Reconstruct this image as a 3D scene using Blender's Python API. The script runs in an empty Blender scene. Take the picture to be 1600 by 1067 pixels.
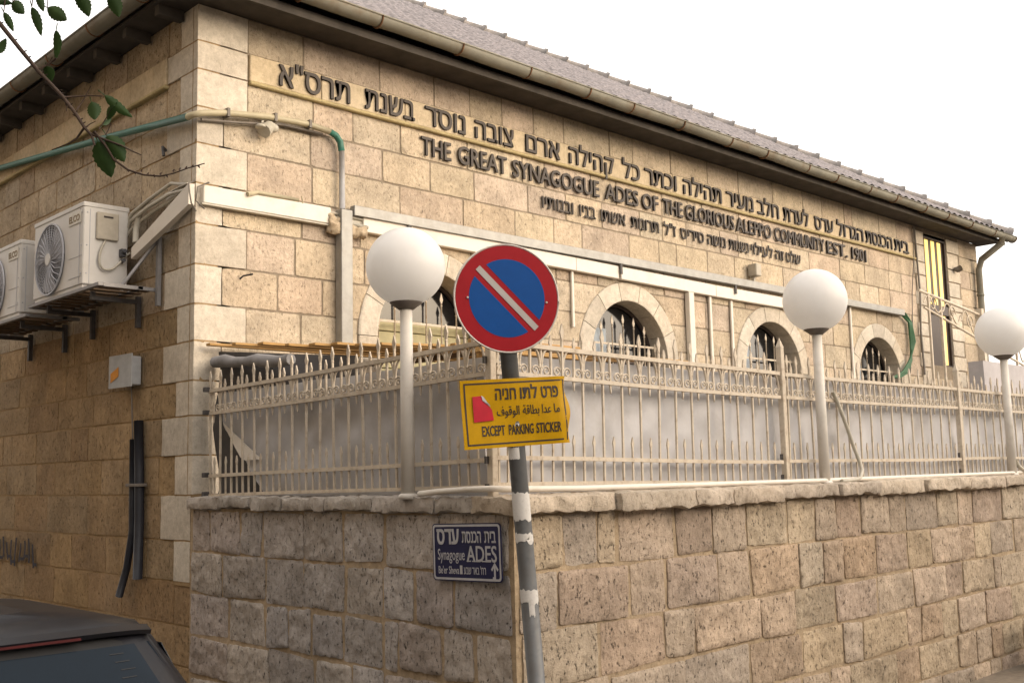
import bpy, math, random
import numpy as np
from mathutils import Vector, noise, Matrix
random.seed(7)
SC = bpy.context.scene; C = SC.collection
R = math.radians
# ------------------------------------------------------------------ camera, sky, sun, exposure
cam = bpy.data.objects.new('camera', bpy.data.cameras.new('camera')); C.objects.link(cam)
cam.data.sensor_width = 36; cam.data.lens = 36*1.04941; cam.data.clip_start = .05; cam.data.clip_end = 2000
_f, _r, _u = (0.6911, 0.7124, 0.1215), (0.7195, -0.6941, -0.0224), (0.0684, 0.1029, 0.9923)
def _cam_matrix(yaw, pitch, roll, loc):
    f = Vector((math.sin(yaw)*math.cos(pitch), math.cos(yaw)*math.cos(pitch), math.sin(pitch)))
    r = Vector((math.cos(yaw), -math.sin(yaw), 0)); u = r.cross(f)
    r2 = math.cos(roll)*r+math.sin(roll)*u; u2 = -math.sin(roll)*r+math.cos(roll)*u
    m = Matrix((r2, u2, -f)).transposed().to_4x4(); m.translation = loc
    return m
cam.matrix_world = _cam_matrix(0.77021, 0.12181, -0.022606, Vector((-4.01601, -7.69507, 1.7)))
SC.camera = cam
W = bpy.data.worlds.new('World'); SC.world = W; W.use_nodes = True
nt = W.node_tree; sky = nt.nodes.new('ShaderNodeTexSky'); sky.sky_type = 'NISHITA'; sky.sun_disc = False
SUN_EL, SUN_AZ = R(17), R(152)            # azimuth clockwise from +Y
sky.sun_elevation = SUN_EL; sky.sun_rotation = SUN_AZ; sky.air_density = 1.0; sky.dust_density = 6.0; sky.ozone_density = 1.0
bg = nt.nodes['Background']; bg.inputs[1].default_value = .10
pale = nt.nodes.new('ShaderNodeMix'); pale.data_type = 'RGBA'; pale.inputs[0].default_value = .58; pale.inputs[7].default_value = (12.5, 11.6, 10.6, 1)   # white overcast veil
nt.links.new(sky.outputs[0], pale.inputs[6]); nt.links.new(pale.outputs[2], bg.inputs[0])
sl = bpy.data.lights.new('sun', 'SUN'); sl.energy = 1.3; sl.angle = R(70); sl.color = (1, .84, .69)
sun = bpy.data.objects.new('sun', sl); C.objects.link(sun)
_sd = Vector((math.sin(SUN_AZ)*math.cos(SUN_EL), math.cos(SUN_AZ)*math.cos(SUN_EL), math.sin(SUN_EL)))
sun.rotation_euler = _sd.to_track_quat('Z', 'Y').to_euler(); sun.location = _sd*60
SC.view_settings.view_transform = 'Standard'; SC.view_settings.look = 'None'
SC.view_settings.exposure = 1.17; SC.view_settings.gamma = 1

# ------------------------------------------------------------------ helpers
def ss(a, b, x):
    t = min(1, max(0, (x-a)/(b-a))); return t*t*(3-2*t)
class Frame:
    def __init__(s, O, U, V, N): s.O, s.U, s.V, s.N = Vector(O), Vector(U).normalized(), Vector(V).normalized(), Vector(N).normalized()
    def __call__(s, u, v, d=0): return s.O+s.U*u+s.V*v+s.N*d
WORLD = Frame((0, 0, 0), (1, 0, 0), (0, 1, 0), (0, 0, 1))
FRONT = Frame((0, 0, 0), (1, 0, 0), (0, 0, 1), (0, -1, 0))
SIDE = Frame((0, 0, 0), (0, -1, 0), (0, 0, 1), (-1, 0, 0))
class MB:
    def __init__(s): s.v = []; s.f = []; s.c = []; s.smooth = []; s.col = (1, 1, 1)
    def vert(s, p): s.v.append(tuple(p)); s.c.append(s.col); return len(s.v)-1
    def face(s, idx, sm=False): s.f.append(tuple(idx)); s.smooth.append(sm)
    def add(s, vs, fs, fr=WORLD, sm=False):
        b = len(s.v)
        for p in vs: s.vert(fr(*p))
        for f in fs: s.face([b+i for i in f], sm)
    def box(s, a, b, fr=WORLD, bev=0.0):
        (x0, y0, z0), (x1, y1, z1) = a, b
        x0, x1 = min(x0, x1), max(x0, x1); y0, y1 = min(y0, y1), max(y0, y1); z0, z1 = min(z0, z1), max(z0, z1)
        if bev <= 0:
            s.add([(x0,y0,z0),(x1,y0,z0),(x1,y1,z0),(x0,y1,z0),(x0,y0,z1),(x1,y0,z1),(x1,y1,z1),(x0,y1,z1)],
                  [(0,3,2,1),(4,5,6,7),(0,1,5,4),(1,2,6,5),(2,3,7,6),(3,0,4,7)], fr); return
        e = min(bev, (x1-x0)*.45, (y1-y0)*.45, (z1-z0)*.45)
        vs = []; ix = {}
        for i in (0, 1):
            for j in (0, 1):
                for k in (0, 1):
                    X, Y, Z = (x0, x1)[i], (y0, y1)[j], (z0, z1)[k]
                    dx, dy, dz = (e, -e)[i], (e, -e)[j], (e, -e)[k]
                    ix[i,j,k] = len(vs); vs += [(X, Y+dy, Z+dz), (X+dx, Y, Z+dz), (X+dx, Y+dy, Z)]
        F = []
        for i in (0, 1):
            q = [ix[i,0,0], ix[i,1,0], ix[i,1,1], ix[i,0,1]]; F.append(q if i else q[::-1])
            q = [ix[0,i,0]+1, ix[0,i,1]+1, ix[1,i,1]+1, ix[1,i,0]+1]; F.append(q if i else q[::-1])
            q = [ix[0,0,i]+2, ix[1,0,i]+2, ix[1,1,i]+2, ix[0,1,i]+2]; F.append(q if i else q[::-1])
        for a1 in (0, 1):
            for a2 in (0, 1):
                F.append((ix[a1,a2,0], ix[a1,a2,1], ix[a1,a2,1]+1, ix[a1,a2,0]+1))
                F.append((ix[a1,0,a2], ix[a1,1,a2], ix[a1,1,a2]+2, ix[a1,0,a2]+2))
                F.append((ix[0,a1,a2]+1, ix[1,a1,a2]+1, ix[1,a1,a2]+2, ix[0,a1,a2]+2))
        for k in ix.values(): F.append((k, k+1, k+2))
        s.add(vs, F, fr)
    def tube(s, pts, r, n=8, cap=True, fr=WORLD, squash=1.0):
        pts = [fr(*p) for p in pts]; rs = r if isinstance(r, (list, tuple)) else [r]*len(pts)
        up = None; rings = []
        for i, p in enumerate(pts):
            t = (pts[min(i+1, len(pts)-1)]-pts[max(i-1, 0)])
            if t.length < 1e-9: t = Vector((0, 0, 1))
            t.normalize()
            if up is None:
                up = t.orthogonal().normalized() if abs(t.z) > .9 else (Vector((0, 0, 1))-t*t.z).normalized()
            else:
                up = up-t*up.dot(t); up = up.normalized() if up.length > 1e-6 else t.orthogonal().normalized()
            sd = t.cross(up)
            rings.append([s.vert(p+(up*math.cos(a)*squash+sd*math.sin(a))*rs[i]) for a in [2*math.pi*k/n for k in range(n)]])
        for a, b in zip(rings, rings[1:]):
            for k in range(n): s.face((a[k], b[k], b[(k+1) % n], a[(k+1) % n])[::-1], n > 4)
        if cap: s.face(rings[0]); s.face(rings[-1][::-1])
    def lathe(s, prof, c, n=24, fr=WORLD, sm=True):
        rings = [[s.vert(fr(c[0]+r*math.cos(2*math.pi*k/n), c[1]+r*math.sin(2*math.pi*k/n), c[2]+z)) for k in range(n)] for r, z in prof]
        for a, b in zip(rings, rings[1:]):
            for k in range(n): s.face((a[k], a[(k+1) % n], b[(k+1) % n], b[k]), sm)
        s.face(rings[0][::-1]); s.face(rings[-1])
    def prism(s, poly, d0, d1, fr=WORLD):
        n = len(poly); A = [s.vert(fr(x, y, d0)) for x, y in poly]; B = [s.vert(fr(x, y, d1)) for x, y in poly]
        s.face(A[::-1]); s.face(B)
        for i in range(n): s.face((A[i], A[(i+1) % n], B[(i+1) % n], B[i]))
    def grid(s, fn, nu, nv, sm=True, closed=False):
        g = [[s.vert(fn(i/nu, j/nv)) for i in range(nu+1)] for j in range(nv+1)]
        for j in range(nv):
            for i in range(nu): s.face((g[j][i], g[j][i+1], g[j+1][i+1], g[j+1][i]), sm)
        return g
    def sheet(s, fn, nu, nv, th):
        "a thick sheet: fn(u,v) -> (point, normal)"
        def fa(u, v): return fn(u, v)[0]
        def fb(u, v): p, n = fn(u, v); return p-n*th
        g = s.grid(fa, nu, nv); h = s.grid(fb, nu, nv)
        for k in range(1, nu*nv+1): s.f[-k] = s.f[-k][::-1]
        def dup(L): return [s.vert(s.v[i]) for i in L]
        for A, B, fl in ((g[0], h[0], 0), (g[nv], h[nv], 1), ([r[0] for r in g], [r[0] for r in h], 1), ([r[nu] for r in g], [r[nu] for r in h], 0)):
            A, B = dup(A), dup(B)
            for q in range(len(A)-1):
                f = (A[q], B[q], B[q+1], A[q+1]); s.face(f[::-1] if fl else f)
    def rough_box(s, a, b, fr=WORLD, step=.05, amp=.01, sc=9, bev=.008, seed=0, sm=True):
        n = [max(2, int(round(abs(b[i]-a[i])/step))) for i in range(3)]
        cache = {}; cen = [(a[i]+b[i])/2 for i in range(3)]
        fid = [0]
        def pt(i, j, k):
            if (i, j, k, fid[0]) in cache: return cache[i, j, k, fid[0]]
            q = [a[0]+(b[0]-a[0])*i/n[0], a[1]+(b[1]-a[1])*j/n[1], a[2]+(b[2]-a[2])*k/n[2]]
            ext = [i in (0, n[0]), j in (0, n[1]), k in (0, n[2])]
            if sum(ext) > 1:
                for m in range(3):
                    if ext[m]: q[m] += bev*(1 if q[m] < cen[m] else -1)
            w = fr(*q); nv_ = noise.noise_vector((w+Vector((seed*3.1, seed*1.7, 0)))*sc)+.5*noise.noise_vector(w*sc*2.7)
            w = w+nv_*amp
            cache[i, j, k, fid[0]] = s.vert(w); return cache[i, j, k, fid[0]]
        for k in (0, n[2]):
            fid[0] += 1
            for i in range(n[0]):
                for j in range(n[1]):
                    q = [pt(i,j,k), pt(i+1,j,k), pt(i+1,j+1,k), pt(i,j+1,k)]; s.face(q if k else q[::-1], sm)
        for j in (0, n[1]):
            fid[0] += 1
            for i in range(n[0]):
                for k in range(n[2]):
                    q = [pt(i,j,k), pt(i,j,k+1), pt(i+1,j,k+1), pt(i+1,j,k)]; s.face(q if j else q[::-1], sm)
        for i in (0, n[0]):
            fid[0] += 1
            for j in range(n[1]):
                for k in range(n[2]):
                    q = [pt(i,j,k), pt(i,j+1,k), pt(i,j+1,k+1), pt(i,j,k+1)]; s.face(q if i else q[::-1], sm)
    def mesh(s, name):
        m = bpy.data.meshes.new(name); m.from_pydata(s.v, [], s.f)
        m.polygons.foreach_set('use_smooth', s.smooth)
        if any(c != (1, 1, 1) for c in s.c):
            at = m.color_attributes.new('tint', 'FLOAT_COLOR', 'POINT')
            at.data.foreach_set('color', np.hstack([np.array(s.c, dtype=np.float32), np.ones((len(s.c), 1), np.float32)]).ravel())
        m.update(); return m
def lin(*c): return tuple(((x/255+.055)/1.055)**2.4 if x/255 > .04045 else x/255/12.92 for x in c)
def thing(name, label, cat, loc=(0, 0, 0), group=None, rz=0):
    o = bpy.data.objects.new(name, None); C.objects.link(o); o.location = loc; o.rotation_euler = (0, 0, rz); o.empty_display_size = .1
    return tag(o, label, cat, group)
def tag(o, label, cat, group=None):
    o['label'] = label; o['category'] = cat
    if group: o['group'] = group
    return o
def part(name, mb, mat, parent=None, label=None, local=False):
    me = mb.mesh(name) if isinstance(mb, MB) else mb
    o = bpy.data.objects.new(name, me); C.objects.link(o)
    if not me.materials: me.materials.append(mat)
    if parent:
        o.parent = parent
        if not local:           # geometry was written in world coordinates
            q = parent; L = Vector((0, 0, 0))
            while q: L += q.location; q = q.parent
            o.location = -L if parent.type == 'EMPTY' else (0, 0, 0)
    if label: o['label'] = label
    return o
def solo(name, mb, mat, label, cat, group=None): return tag(part(name, mb, mat), label, cat, group)
def struct(name, mb, mat, kind='structure'):
    o = part(name, mb, mat); o['kind'] = kind; return o

# ------------------------------------------------------------------ materials
class NT:
    def __init__(s, name):
        s.m = bpy.data.materials.new(name); s.m.use_nodes = True; s.t = s.m.node_tree; s.b = s.t.nodes['Principled BSDF']
        s.co = s.t.nodes.new('ShaderNodeNewGeometry').outputs['Position']
    def n(s, kind, **kw):
        x = s.t.nodes.new('ShaderNode'+kind)
        for k, v in kw.items(): setattr(x, k, v)
        return x
    def l(s, a, b): s.t.links.new(a, b)
    def noise(s, scale, detail=4, rough=.6, vec=None, stretch=None):
        x = s.n('TexNoise'); x.inputs['Scale'].default_value = scale; x.inputs['Detail'].default_value = detail; x.inputs['Roughness'].default_value = rough
        v = vec or s.co
        if stretch:
            mp = s.n('Mapping'); mp.inputs['Scale'].default_value = stretch; s.l(v, mp.inputs['Vector']); v = mp.outputs[0]
        s.l(v, x.inputs['Vector']); return x.outputs['Fac']
    def ramp(s, fac, stops):
        x = s.n('ValToRGB'); e = x.color_ramp.elements
        while len(e) < len(stops): e.new(.5)
        for q, (p, c) in zip(e, stops): q.position = p; q.color = (*c, 1) if len(c) == 3 else c
        s.l(fac, x.inputs[0]); return x.outputs[0]
    def mix(s, a, b, fac, mode='MIX'):
        x = s.n('Mix', data_type='RGBA', blend_type=mode)
        for v, i in ((fac, 0), (a, 6), (b, 7)):
            if isinstance(v, (int, float)): x.inputs[i].default_value = v
            elif isinstance(v, tuple): x.inputs[i].default_value = (*v, 1)
            else: s.l(v, x.inputs[i])
        return x.outputs[2]
    def bump(s, h, strength, dist=.01, prev=None):
        x = s.n('Bump'); x.inputs['Strength'].default_value = strength; x.inputs['Distance'].default_value = dist; s.l(h, x.inputs['Height'])
        if prev: s.l(prev, x.inputs['Normal'])
        return x.outputs[0]
def G(v): return (v, v, v)
def mat_stone(name, pit=.5, bump=.5, sc=1.0, blotch=.25, flat=None):
    t = NT(name)
    col = flat if flat else None
    if col is None:
        a = t.n('Attribute', attribute_name='tint'); col = a.outputs['Color']
    n1 = t.noise(3.2*sc, 5, .62); n2 = t.noise(22*sc, 6, .7); n3 = t.noise(58*sc, 4, .75, stretch=(1, 1, .55)); n4 = t.noise(190*sc, 2, .6)
    col = t.mix(col, t.ramp(n1, [(.3, G(1-blotch)), (.7, G(1+blotch*.6))]), 1.0, 'MULTIPLY')
    col = t.mix(col, t.ramp(n2, [(.3, (.80, .77, .72)), (.62, (1.1, 1.08, 1.05))]), .9, 'MULTIPLY')
    nz = t.noise(1.1, 6, .65); col = t.mix(col, (.30, .25, .19), t.ramp(nz, [(.52, G(0)), (.78, G(blotch*1.3))]))
    n5 = t.noise(34*sc, 3, .5, stretch=(1, 1, .35))
    pits = t.ramp(n3, [(.33, G(.22)), (.425, G(1))])
    col = t.mix(col, pits, pit, 'MULTIPLY')
    col = t.mix(col, t.ramp(n4, [(.3, G(.8)), (.7, G(1.15))]), .6, 'MULTIPLY')
    t.l(col, t.b.inputs['Base Color']); t.b.inputs['Roughness'].default_value = .92; t.b.inputs['Specular IOR Level'].default_value = .15
    b = t.bump(n2, bump*.8, .02); b = t.bump(n5, bump*.7, .012, b); b = t.bump(pits, bump, .008, b); b = t.bump(n4, bump*.6, .004, b)
    t.l(b, t.b.inputs['Normal']); return t.m
def mat_plain(name, col, rough=.5, metal=0, var=.12, sc=14, bump=0.0, dirt=None, dirt_amt=.5, spec=.4, dsc=5, stretch=None, coat=0):
    t = NT(name); n = t.noise(sc, 5, .6, stretch=stretch); c = t.mix(col, t.ramp(n, [(.3, G(1-var)), (.7, G(1+var))]), 1.0, 'MULTIPLY')
    if dirt:
        d = t.noise(dsc, 7, .7, stretch=stretch); c = t.mix(c, dirt, t.ramp(d, [(.5, G(0)), (.72, G(dirt_amt))]))
    t.l(c, t.b.inputs['Base Color']); t.b.inputs['Roughness'].default_value = rough; t.b.inputs['Metallic'].default_value = metal; t.b.inputs['Specular IOR Level'].default_value = spec
    t.b.inputs['Coat Weight'].default_value = coat
    if bump: t.l(t.bump(t.noise(sc*4, 4), bump, .004), t.b.inputs['Normal'])
    return t.m
M = {}
M['facade'] = mat_stone('facade_stone', pit=.6, bump=.65, blotch=.26)
M['side'] = mat_stone('side_stone', pit=.8, bump=.95, sc=.9, blotch=.28)
M['dressed'] = mat_stone('dressed_stone', pit=.28, bump=.25, blotch=.16)
M['rubble'] = mat_stone('rough_stone', pit=1.0, bump=1.0, sc=.95, blotch=.28)
M['mortar'] = mat_stone('mortar_grey', pit=.3, bump=.5, flat=(.29, .245, .19))
M['mortar_y'] = mat_stone('mortar_sand', pit=.3, bump=.6, flat=(.43, .34, .235))
M['mortar_l'] = mat_stone('mortar_side', pit=.3, bump=.5, flat=(.35, .25, .14))
M['coping'] = mat_stone('coping_stone', pit=.5, bump=.7, blotch=.25)
M['tile'] = mat_plain('roof_tile', (.21, .19, .195), .85, var=.5, sc=24, dirt=(.06, .06, .065), dirt_amt=.9, dsc=11, bump=.4)
M['ridge'] = mat_plain('ridge_tile', (.23, .21, .20), .85, var=.3, sc=9, dirt=(.11, .12, .11), dirt_amt=.6, bump=.4)
M['gutter'] = mat_plain('gutter_metal', (.215, .205, .165), .6, var=.18, sc=4, dirt=(.16, .10, .05), dirt_amt=.7, dsc=3.5, spec=.3)
M['rust'] = mat_plain('rusty_strap', (.17, .085, .04), .8, var=.3)
M['soffit'] = mat_plain('soffit_board', (.065, .056, .048), .85, var=.3, sc=5)
M['letter'] = mat_plain('dark_bronze', (.030, .022, .018), .5, metal=.2, var=.2)
M['iron'] = mat_plain('cream_iron_paint', (.55, .48, .385), .55, var=.08, sc=10, dirt=(.22, .13, .06), dirt_amt=.55, dsc=18)
M['lamp_pole'] = mat_plain('lamp_pole_paint', (.64, .605, .55), .5, var=.08, sc=6, dirt=(.3, .25, .18), dirt_amt=.4, dsc=5)
M['globe'] = mat_plain('opal_globe', (.86, .86, .86), .33, var=.03, sc=3, dirt=(.6, .56, .5), dirt_amt=.25, dsc=4)
b_ = M['globe'].node_tree.nodes['Principled BSDF']; b_.inputs['Subsurface Weight'].default_value = 0.0; b_.inputs['Subsurface Radius'].default_value = (.35, .33, .30); b_.inputs['Subsurface Scale'].default_value = .4
M['collar'] = mat_plain('lamp_collar', (.15, .13, .115), .6, var=.2)
M['tarp'] = mat_plain('tarpaulin', (.47, .465, .475), .5, var=.12, sc=3.0, dirt=(.30, .265, .22), dirt_amt=.45, dsc=2.6, bump=.3)
M['shade_grey_cloth'] = mat_plain('shade_grey_cloth', (.09, .085, .085), .8, var=.2, sc=5)  # grey cloth, darkened to carry the shade under the canopy
M['cloth2'] = mat_plain('grey_roll', (.24, .235, .24), .85, var=.2, sc=8)
M['white_plastic'] = mat_plain('white_trunking', (.70, .655, .585), .45, var=.05, sc=5, dirt=(.4, .34, .26), dirt_amt=.35)
M['galv'] = mat_plain('galvanised', (.30, .30, .29), .5, metal=.4, var=.14, sc=9, dirt=(.2, .18, .15), dirt_amt=.4)
M['pole'] = mat_plain('sign_pole', (.155, .16, .165), .5, metal=.45, var=.2, sc=18, dirt=(.09, .08, .07), dirt_amt=.6, dsc=9)
M['wood'] = mat_plain('raw_plank', (.42, .25, .09), .7, var=.25, sc=7, stretch=(1, 8, 8))
M['red'] = mat_plain('sign_red', (.26, .008, .014), .45, var=.06, spec=.12); M['blue'] = mat_plain('sign_blue', (.003, .055, .23), .45, var=.05, spec=.12)
M['white'] = mat_plain('sign_white', (.34, .32, .31), .45, var=.05); M['rim'] = mat_plain('sign_rim', (.5, .46, .43), .4, metal=.2)
M['yellow'] = mat_plain('sign_yellow', (.43, .245, .003), .45, var=.08, spec=.12, dirt=(.3, .15, .01), dirt_amt=.3)
M['black'] = mat_plain('sign_black', (.025, .015, .012), .5); M['sticker'] = mat_plain('red_sticker', (.42, .012, .03), .35)
M['paper'] = mat_plain('torn_paper', (.6, .58, .55), .7, var=.1, sc=40, dirt=(.3, .28, .25), dirt_amt=.6, dsc=40)
M['navy'] = mat_plain('sign_navy', (.010, .012, .055), .45); M['plate_white'] = mat_plain('plate_white', (.42, .42, .44), .5)
M['ac'] = mat_plain('ac_enamel', (.60, .585, .56), .4, var=.04, sc=4, dirt=(.38, .33, .27), dirt_amt=.35, dsc=3)
M['ac_grille'] = mat_plain('ac_grille', (.42, .43, .47), .45); M['ac_dark'] = mat_plain('ac_dark', (.06, .062, .07), .5)
M['badge'] = mat_plain('ac_badge', (.62, .59, .52), .4)
M['ac_box'] = mat_plain('ac_cover', (.42, .38, .31), .5); M['gold'] = mat_plain('plate_lettering', (.20, .14, .06), .5)
M['dark_steel'] = mat_plain('dark_steel', (.075, .07, .07), .6, metal=.3, var=.25); M['angle'] = mat_plain('grey_angle', (.25, .245, .25), .5, metal=.3)
M['board'] = mat_plain('brown_board', (.13, .085, .05), .8, var=.3, sc=6)
M['green'] = mat_plain('green_pipe', (.035, .15, .11), .45, var=.12, dirt=(.1, .17, .13), dirt_amt=.4); M['tan_pipe'] = mat_plain('tan_pipe', (.42, .37, .25), .5, var=.1)
M['grey_pipe'] = mat_plain('grey_pipe', (.38, .38, .39), .45); M['conduit'] = mat_plain('black_conduit', (.022, .024, .032), .5, bump=.1)
M['hose'] = mat_plain('pale_hose', (.45, .42, .35), .5); M['cable_green'] = mat_plain('green_cable', (.035, .12, .055), .5); M['cable'] = mat_plain('grey_cable', (.16, .14, .12), .6)
M['foam'] = mat_plain('old_foam', (.42, .34, .24), .95, var=.3, sc=25, bump=.8)
M['elec'] = mat_plain('grey_cabinet', (.38, .39, .40), .5); M['orange'] = mat_plain('orange_sticker', (.6, .24, .02), .5)
M['glass'] = mat_plain('window_glass', (.012, .013, .016), .08, var=.2, spec=.6); M['frame'] = mat_plain('window_frame', (.05, .035, .03), .5)
M['curtain'] = mat_plain('pale_curtain', (.35, .4, .45), .8); M['shutter'] = mat_plain('cream_shutter', (.42, .38, .22), .6, var=.1)
M['car'] = mat_plain('car_paint', (.010, .010, .013), .34, var=.1, spec=.28, coat=.0, dirt=(.025, .02, .016), dirt_amt=.5, dsc=3)
M['car_glass'] = mat_plain('car_glass', (.006, .012, .02), .03, var=.05, spec=.14); M['rubber'] = mat_plain('black_rubber', (.012, .012, .013), .6)
M['tail'] = mat_plain('red_lens', (.045, .003, .004), .5, spec=.1); M['rimmetal'] = mat_plain('wheel_rim', (.4, .4, .4), .35, metal=.7)
M['lime'] = mat_plain('lime_sticker', (.22, .42, .02), .5)
M['bark'] = mat_plain('bark', (.055, .035, .025), .85, var=.3, bump=.4); M['leaf'] = mat_plain('leaf', (.035, .075, .018), .5, var=.25, sc=30)
M['asphalt'] = mat_plain('asphalt', (.055, .052, .05), .9, var=.2, sc=30, bump=.6, dirt=(.11, .09, .065), dirt_amt=.5, dsc=2)
M['paving'] = mat_plain('paving', (.2, .165, .125), .9, var=.2, sc=18, bump=.5, dirt=(.11, .085, .06), dirt_amt=.6, dsc=3)
M['concrete'] = mat_plain('concrete', (.14, .13, .12), .9, var=.2, sc=20, bump=.6); M['plaster'] = mat_plain('grey_plaster', (.42, .40, .41), .85, var=.1, sc=5, bump=.3)
M['graffiti'] = mat_plain('spray_paint', (.03, .028, .04), .7)
gf = M['globe'].node_tree; tg = gf.nodes.new('ShaderNodeBsdfTranslucent'); tg.inputs[0].default_value = (.92, .91, .89, 1); mg = gf.nodes.new('ShaderNodeMixShader'); mg.inputs[0].default_value = .42
gf.links.new(gf.nodes['Principled BSDF'].outputs[0], mg.inputs[1]); gf.links.new(tg.outputs[0], mg.inputs[2]); gf.links.new(mg.outputs[0], gf.nodes['Material Output'].inputs[0])
lf = M['leaf'].node_tree; tr_ = lf.nodes.new('ShaderNodeBsdfTranslucent'); tr_.inputs[0].default_value = (.10, .17, .03, 1); ms = lf.nodes.new('ShaderNodeMixShader'); ms.inputs[0].default_value = .3
lf.links.new(lf.nodes['Principled BSDF'].outputs[0], ms.inputs[1]); lf.links.new(tr_.outputs[0], ms.inputs[2]); lf.links.new(ms.outputs[0], lf.nodes['Material Output'].inputs[0])
def mat_glow():
    t = NT('lit_pane'); t.b.inputs['Base Color'].default_value = (.5, .35, .1, 1); t.b.inputs['Emission Color'].default_value = (1, .66, .19, 1); t.b.inputs['Emission Strength'].default_value = .62; return t.m
M['glow'] = mat_glow()

# ------------------------------------------------------------------ lettering
def text_geo(s, ext=.0, off=.0, res=3, shear=0):
    cu = bpy.data.curves.new('t', 'FONT'); cu.body = s; cu.extrude = ext; cu.offset = off; cu.resolution_u = res; cu.shear = shear
    o = bpy.data.objects.new('t', cu); C.objects.link(o); bpy.context.view_layer.update()
    me = bpy.data.meshes.new_from_object(o.evaluated_get(bpy.context.evaluated_depsgraph_get()))
    vs = np.array([v.co[:] for v in me.vertices]); fs = [tuple(p.vertices) for p in me.polygons]
    bpy.data.objects.remove(o); bpy.data.curves.remove(cu); bpy.data.meshes.remove(me)
    return vs, fs
_raw_text = text_geo
def text_geo(s, ext=.0, off=.0, res=3, shear=0):
    "the font's dalet does not fill: write it as resh with the bar drawn out past the stem"
    t = s.replace('\u05d3', '\u05e8'); vs, fs = _raw_text(t, ext, off, res, shear); vs = [tuple(v) for v in vs]; fs = list(fs)
    for i, ch in enumerate(s):
        if ch == '\u05d3':
            xr = max(v[0] for v in _raw_text(t[:i+1], ext, off, res, shear)[0]); b = len(vs)
            vs += [(x, y, z) for z in (-ext, ext) for x, y in ((xr-.09, .509), (xr+.07, .509), (xr+.07, .592), (xr-.09, .592))]
            fs += [tuple(b+q for q in f) for f in ((3, 2, 1, 0), (4, 5, 6, 7), (0, 1, 5, 4), (1, 2, 6, 5), (2, 3, 7, 6), (3, 0, 4, 7))]
    return np.array(vs), fs
def put_text(mb, s, fr, u0, u1, v0, h, d, ext, off=.012, em=None, rtl=False, bold=None):
    "write s between u0 and u1, baseline v0, nominal letter height h (em = height of a letter in font units)"
    if rtl: s = s[::-1]
    vs, fs = text_geo(s, 0.5, 0)
    em = em or (.585 if any('\u0590' <= c <= '\u05ff' for c in s) else .72)
    x0, x1 = vs[:, 0].min()-off, vs[:, 0].max()+off
    k = (u1-u0)/(x1-x0); e = 0
    for ox, oy in ([(0, 0)] if off < .004 else [(-1, -.6), (1, -.6), (1, .6), (-1, .6), (0, 0)]):   # bold weight: the stroke laid down five times
        pts = [(u0+(x+ox*off-x0)*k, v0+(y+oy*off)*h/em, d+(z+.5)*(ext+e)) for x, y, z in vs]; e += ext*.012+.00004
        mb.add(pts, fs, fr)

# ------------------------------------------------------------------ masonry
def pick(cols, j=.05):
    c = random.choice(cols); k = 1+random.uniform(-j, j)*2; w = random.uniform(-j, j)
    return (c[0]*k*(1+w*.4), c[1]*k, c[2]*k*(1-w*.6))
def block(mb, fr, u0, u1, v0, v1, d, amp, step, gap, nsc, warp=None, edge=.5, jit=.0, cor=.25):
    g = gap/2; u0 += g; u1 -= g; v0 += g; v1 -= g
    if u1-u0 < .02: return
    nu = max(2, int(round((u1-u0)/step))); nv = max(2, int(round((v1-v0)/step)))
    tilt = random.uniform(-1, 1)*amp*.6; tilt2 = random.uniform(-1, 1)*amp*.6; sd = random.uniform(0, 50)
    cj = [(random.uniform(-jit, jit), random.uniform(-jit, jit)) for _ in range(4)]
    ring = {}
    def P(i, j, skirt=False):
        a, b = i/nu, j/nv; u = u0+(u1-u0)*a; v = v0+(v1-v0)*b
        w = ((1-a)*(1-b), a*(1-b), a*b, (1-a)*b)
        u += sum(w[q]*cj[q][0] for q in range(4)); v += sum(w[q]*cj[q][1] for q in range(4))
        border = i in (0, nu) or j in (0, nv)
        if border:
            e = noise.noise(Vector((u*14, v*14, sd)))*gap*.55
            if i == 0: u += abs(e)
            if i == nu: u -= abs(e)
            if j == 0: v += abs(e)
            if j == nv: v -= abs(e)
            if i in (0, nu) and j in (0, nv): u += (gap*cor if i == 0 else -gap*cor); v += (gap*cor if j == 0 else -gap*cor)
        if skirt: dd = -.02
        else:
            nz = noise.fractal(Vector((u*nsc, v*nsc, sd)), .9, 2.1, 4)
            dd = d+amp*nz+tilt*(a-.5)+tilt2*(b-.5)
            if border: dd = min(dd, d)*edge
            dd = max(dd, .001)
        if warp: u, v = warp(u, v)
        return mb.vert(fr(u, v, dd))
    gr = [[P(i, j) for i in range(nu+1)] for j in range(nv+1)]
    for j in range(nv):
        for i in range(nu): mb.face((gr[j][i], gr[j][i+1], gr[j+1][i+1], gr[j+1][i]), True)
    loop = [(i, 0) for i in range(nu)]+[(nu, j) for j in range(nv)]+[(i, nv) for i in range(nu, 0, -1)]+[(0, j) for j in range(nv, 0, -1)]
    sk = [P(i, j, True) for i, j in loop]; n = len(loop); tp = [mb.vert(mb.v[gr[j][i]]) for i, j in loop]
    for q in range(n):
        mb.face((tp[(q+1) % n], tp[q], sk[q], sk[(q+1) % n]))
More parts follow.
